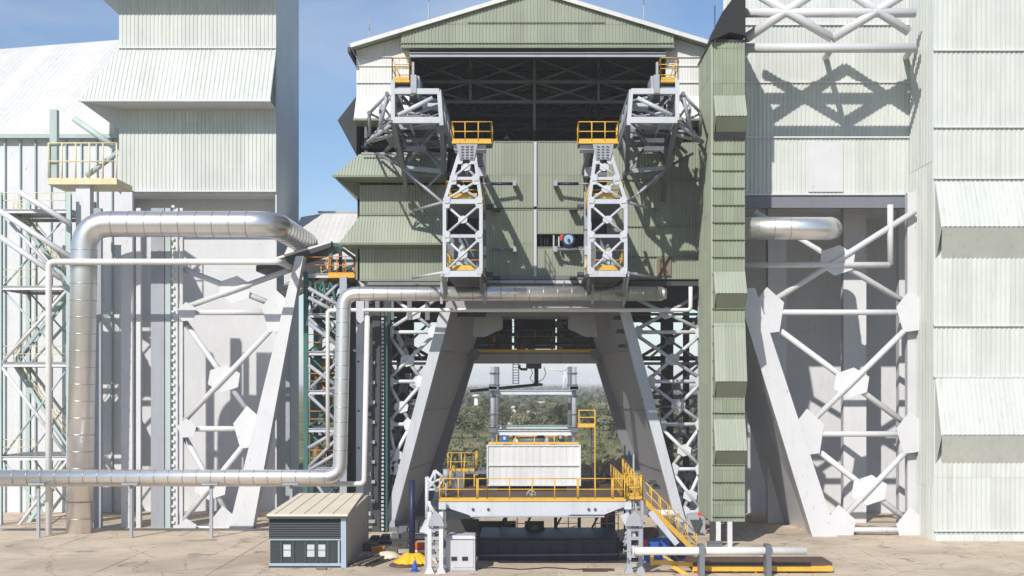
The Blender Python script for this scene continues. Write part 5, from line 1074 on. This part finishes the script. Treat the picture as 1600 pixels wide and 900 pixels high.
r2 = rack('pale_stair_frame', 'pale teal lattice stair frame with faded yellow stairs at the far left edge', 0, 108, 89, 94, lv2, PTEAL, PALE, PALE, PYEL, Z(300, 89))
for a, b in (((0, 330), (115, 405)), ((0, 370), (95, 435)), ((30, 300), (110, 350))): tb(r2, 'long_diagonal', P(*a, 88), P(*b, 88), .2, PALE)
pl2 = thing('faded_yellow_landing', 'faded yellow railed landing at the top of the far left stair frame', 'platform', tuple(P(130, 285, 90)))
zc = Z(283, 90)
part('landing_floor', MB().box(X(78, 90), X(186, 90), 4.5, 8, zc-.3, zc+.1), PYEL, pl2)
railing(pl2, [(X(79, 90), 4.6, zc), (X(185, 90), 4.6, zc)], PYEL, h=2.6, sp=1.0, r=.06)
part('landing_bracket', MB().box(X(120, 90), X(142, 90), 4.8, 5.6, 0, zc-.3), PALE, pl2)
bm_(pl2, 'canopy_post', P(85, 285, 90), P(85, 172, 90), .5, .5, PTEAL)
tb(pl2, 'canopy_stay', P(115, 185, 90), P(182, 232, 90), .22, PTEAL); tb(pl2, 'canopy_stay', P(135, 275, 90), P(182, 240, 90), .2, PTEAL)
pipe('insulated_pipe', [P(428, 350, 84)+Vector((0, 12, 0)), P(428, 350, 84), P(132, 350, 84), P(122, 950, 84)], .85, SILV, 'thickest silver insulated pipe bending down in front of the white building at left', bands=1.1)
pipe('thin_pipe', [P(76, 960, 83), P(76, 409, 83), P(436, 409, 83), P(436, 409, 83)+Vector((0, 10, 0))], .2, WPIPE, 'white pipe turning from vertical to horizontal below the thickest silver pipe')

# ================================================================== BACKGROUND LANDSCAPE
def leaf_cloud(mb, c, rad, n, size, squash=.8):
    for _ in range(n):
        while True:
            p = Vector((random.uniform(-1,1), random.uniform(-1,1), random.uniform(-1,1)))
            if .35 < p.length < 1: break
        q = Vector(c)+Vector((p.x*rad, p.y*rad, p.z*rad*squash))
        a = Vector((random.gauss(0,1), random.gauss(0,1), random.gauss(0,1))).normalized(); b = a.orthogonal().normalized()
        s_ = size*random.uniform(.6, 1.3); k = len(mb.v)
        mb.v += [tuple(q-a*s_-b*s_*.5), tuple(q+a*s_-b*s_*.5), tuple(q+a*s_+b*s_*.5), tuple(q-a*s_*.3+b*s_*.7)]
        mb.f.append((k, k+1, k+2, k+3)); mb.sm.append(False)
protos = []
for v_ in range(5):
    h = 6.5; tk = MB(); cr = MB()
    tk.tube((0,0,0), (.2,.1,h*.5), .22, 7, .15); tk.tube((.2,.1,h*.5), (-.1,.3,h*.85), .15, 7, .06)
    for k in range(4):
        a = k*1.6+v_; tk.tube((.15,.1,h*(.35+.1*k)), (math.cos(a)*1.6, math.sin(a)*1.6, h*(.6+.08*k)), .08, 5, .03)
    for k in range(9):
        a = random.uniform(0, 6.3); rr = random.uniform(.2, 1.9); leaf_cloud(cr, (math.cos(a)*rr, math.sin(a)*rr, h*random.uniform(.5, .95)), random.uniform(.8, 1.4), 70, .28)
    protos.append((tk.mesh('trunk', BARK), cr.mesh('crown', LEAF if v_ % 2 else LEAF2)))
sides = ['seen through the portal', 'seen through the left bracing', 'seen through the right bracing']
def place_tree(x, y, sc, k):
    tkm, crm = protos[k]
    px = 835+x*2000/(y+85)
    pos = ('behind the left bracing' if px < 690 else 'right of the left leg' if px < 765 else 'between the twin posts' if px < 900
           else 'left of the right leg' if px < 985 else 'behind the right bracing')
    row = 'front row' if y < 170 else ('middle row' if y < 250 else 'rear row')
    size = 'small' if sc < .58 else 'larger'
    lab = '%s %s bushy tree in the %s, %s' % (size, 'dark' if k % 2 else 'pale green', row, pos)
    o = bpy.data.objects.new('scrub_tree', None); COL.objects.link(o); o.location = (x, y, -.06); o.scale = (sc, sc, sc*random.uniform(.8, 1.1)); o.rotation_euler.z = random.uniform(0, 6.3)
    tag(o, lab, 'tree', lab.replace(' tree ', ' trees '))
    for nm, me in (('trunk', tkm), ('crown', crm)):
        c = bpy.data.objects.new(nm, me); COL.objects.link(c); c.parent = o
for k in range(230):
    d = 222+170*random.random()**1.1; px = random.uniform(600, 1110); place_tree(X(px, d), d-85, random.uniform(.42, .78), random.randrange(5))
# scrub and far wood
def stuff_cloud(name, n, dr_, pxr, rad, leaves, size, m_, zf_=0.3):
    mb = MB()
    for _ in range(n):
        d = dr_[0]+(dr_[1]-dr_[0])*random.random()**1.3; px = random.uniform(*pxr); r_ = rad*random.uniform(.5, 1.4)
        leaf_cloud(mb, (X(px, d), d-85, r_*zf_), r_, leaves, size, .6)
    o = solo(name, mb, m_, kind='stuff'); return o
o = stuff_cloud('scrub', 170, (122, 230), (600, 1110), .8, 60, .16, LEAF2); tag(o, 'low dusty green scrub on the open ground beyond the tower', 'scrub')
o = stuff_cloud('dark_scrub', 90, (130, 260), (600, 1110), .9, 60, .17, LEAF); tag(o, 'darker low bushes scattered on the open ground beyond the tower', 'bushes')
o = stuff_cloud('far_wood', 1300, (430, 2300), (560, 1130), 3.6, 22, 1.3, LEAF, .3); tag(o, 'far dark belt of woodland fading into the haze', 'woodland')
# earth mounds
def mound(x, y, rx, ry, h, lab):
    mb = MB(); n = 22
    for i in range(n):
        for j in range(n):
            u_, v_ = i/(n-1)*2-1, j/(n-1)*2-1; r_ = min(1, math.hypot(u_, v_)); z = h*(1-r_**2)**.9*(1+.5*math.sin(i*1.3+j*.7)*random.uniform(.3, 1))*.8
            mb.v.append((x+u_*rx, y+v_*ry, z-.1))
    for i in range(n-1):
        for j in range(n-1): mb.f.append((i*n+j, (i+1)*n+j, (i+1)*n+j+1, i*n+j+1)); mb.sm.append(False)
    o = solo('earth_mound', mb, EARTH, kind='structure'); return o
mound(X(948, 118), 33, 5.5, 5, 2.6, ''); mound(X(905, 128), 43, 9, 5, 1.8, ''); mound(X(742, 116), 31, 2.6, 3.5, 1.9, ''); mound(X(985, 130), 45, 5, 4, 2.4, '')
mound(X(795, 480), 395, 9, 9, 2.0, '')
# low huts and sand patch in the distance
for k, (px, d, w_, h) in enumerate(((806, 420, 9, 1.5), (845, 440, 5, 2.2), (888, 380, 3, 1.8), (935, 430, 4, 2.4), (913, 450, 4, 1.9), (790, 300, 3, 1.8))):
    x = X(px, d); y = d-85; hs = thing('distant_house', ['long pale low building', 'pale block house behind the water tank', 'small pale house half hidden by trees', 'white round topped hut right of the tall post', 'pale house between the right post and the white hut', 'small pale hut among the trees right of the left post'][k]+' in the distance', 'house', (x, y, 0))
    part('wall', MB().box(x-w_/2, x+w_/2, y, y+8, 0, h), ROOFH, hs); part('roof', MB().prism([(x-w_/2-.4, y-.4, h), (x+w_/2+.4, y-.4, h), (x+w_/2-1, y+4, h+.9), (x-w_/2+1, y+4, h+.9)], (0, .2, .1)).prism([(x-w_/2-.4, y+8.4, h), (x+w_/2+.4, y+8.4, h), (x+w_/2-1, y+4.3, h+.9), (x-w_/2+1, y+4.3, h+.9)], (0, -.2, .1)), WCLAD if k % 2 else CREAM, hs)
    for q in range(3): part('window', MB().box(x-w_*.35+q*w_*.3, x-w_*.35+q*w_*.3+.7, y-.06, y-.01, .8, 1.9), GLASS, hs)
for k, (px, d, z0, z1, sx) in enumerate(((744, 300, 640, 617, 1.0), (854, 420, 640, 621, 1.3))):
    x = X(px, d); y = d-85; wt = thing('water_tower', ['slim white column shaped water tower left of the post', 'white funnel shaped water tower with grey catwalk between the posts'][k], 'water tower', (x, y, 0))
    zt = Z(z1, d)
    part('shaft', MB().tube((x, y, 0), (x, y, zt-.3), .5*sx, 14, .42*sx), TURB, wt)
    part('tank', MB().lathe((x, y, zt-(.5 if k == 0 else 2.4)), [(.42, 0), (.95, .1), (.95, .5), (.3, .6)] if k == 0 else [(.5, 0), (1.3, 1.4), (1.4, 2.2), (.3, 2.5)], 18), TURB, wt)
    part('catwalk', MB().tube((x, y, zt-.1), (x, y, zt), 1.0 if k == 0 else 2.6, 16), TURB if k == 0 else MGREY, wt)
for k, (px, py, d, L_, a0) in enumerate(((881, 580, 1300, 19, .9), (760, 588, 2900, 26, .2), (905, 587, 3000, 26, 1.4), (924, 590, 3300, 26, .6), (741, 590, 3300, 26, 1.2))):
    p = P(px, py, d); wt = thing('wind_turbine', ['nearest and largest white wind turbine left of the right hand post', 'faint wind turbine just left of the left post', 'faint wind turbine right of the largest one', 'faintest wind turbine at the right of the portal view', 'faint wind turbine at the far left of the portal view'][k], 'wind turbine', (p.x, p.y, 0))
    part('mast', MB().tube((p.x, p.y, 0), (p.x, p.y, p.z), 1.5, 10, .8), TURB, wt)
    part('nacelle', MB().tube((p.x, p.y-3, p.z), (p.x, p.y+5, p.z), 1.5, 10), TURB, wt)
    for q in range(3):
        a = a0+q*2.0944; part('blade', MB().tube((p.x, p.y-3.4, p.z), (p.x+math.cos(a)*L_, p.y-3.4, p.z+math.sin(a)*L_), 1.1, 8, .25), TURB, wt)
# pipes, fence and gear on the ground behind the deck
fb = thing('rear_pipe_rack', 'low dark pipe rack with pale pipes on the ground behind the white enclosure', 'pipe rack', (0, 8, 0))
for k, zz in enumerate((.6, 1.0, 1.5, 2.1)): tb(fb, 'rack_pipe', (X(700, 92), 20+k, zz), (X(990, 92), 20+k, zz), .12, (WPIPE, LGREY, MGREY, LGREY)[k])
for k in range(7): bm_(fb, 'rack_post', (-7+k*2.4, 21.5, 0), (-7+k*2.4, 21.5, 2.5), .15, .15, DGREY)
bl = thing('black_crane_arm', 'black folded lattice arm rising left of the enclosure', 'crane', tuple(P(712, 745, 78)))
for a, b in (((695, 745), (712, 705)), ((712, 705), (735, 712)), ((700, 722), (728, 730)), ((712, 705), (718, 735)), ((728, 700), (712, 740)), ((735, 712), (742, 702)), ((695, 722), (712, 745))): part('arm_tube', MB().tube(P(*a, 79), P(*b, 79), .07, 6), DARK, bl)
ex = thing('dark_digger', 'dark machine with upright stack behind the right part of the deck', 'machine', tuple(P(945, 760, 80)))
part('body', MB().prism([P(938, 760, 80), P(965, 760, 80), P(960, 748, 80), P(944, 738, 80), P(939, 742, 80)], (0, 2, 0)), DARK, ex); part('stack', MB().tube(P(938, 748, 80), P(938, 727, 80), .13, 8), DARK, ex)
part('track', MB().box(X(935, 80), X(968, 80), -5, -3.2, Z(770, 80), Z(760, 80)), DGREY, ex); part('stand', MB().box(X(940, 80), X(962, 80), -4.6, -3.6, 0, Z(770, 80)), DGREY, ex)
for k, (px, a, b) in enumerate(((976, 760, 696), (983, 760, 705), (990, 765, 710))): solo('steel_pole', MB().tube(P(px, 850, 82), P(px, b, 82), .06, 8), (DARK, DBLUE, LGREY)[k], ('black', 'navy', 'light grey')[k]+' thin pole standing beside the inner face of the right leg', 'pole')
tank = thing('small_tank', 'small upright grey cylinder at the left end of the deck railing', 'tank', tuple(P(697, 760, 70)))
part('shell', MB().tube(P(697, 752, 69.5), P(697, 733, 69.5), .17, 14), LGREY, tank); part('stand', MB().tube(P(697, 784, 69.5), P(697, 752, 69.5), .05, 8), LGREY, tank)

# ================================================================== HAZE
hm = bpy.data.materials.new('haze'); hm.use_nodes = True; t = hm.node_tree; t.nodes.clear()
pv = t.nodes.new('ShaderNodeVolumePrincipled'); pv.inputs['Color'].default_value = (.96, .97, .985, 1); pv.inputs['Density'].default_value = 0.00036; pv.inputs['Anisotropy'].default_value = -0.25
out = t.nodes.new('ShaderNodeOutputMaterial'); t.links.new(pv.outputs[0], out.inputs['Volume'])
hz_ = solo('haze', MB().box(-9500, 9500, -260, 9500, -1.1, 60), hm, kind='stuff'); tag(hz_, 'pale haze over the far woodland and plain', 'haze')
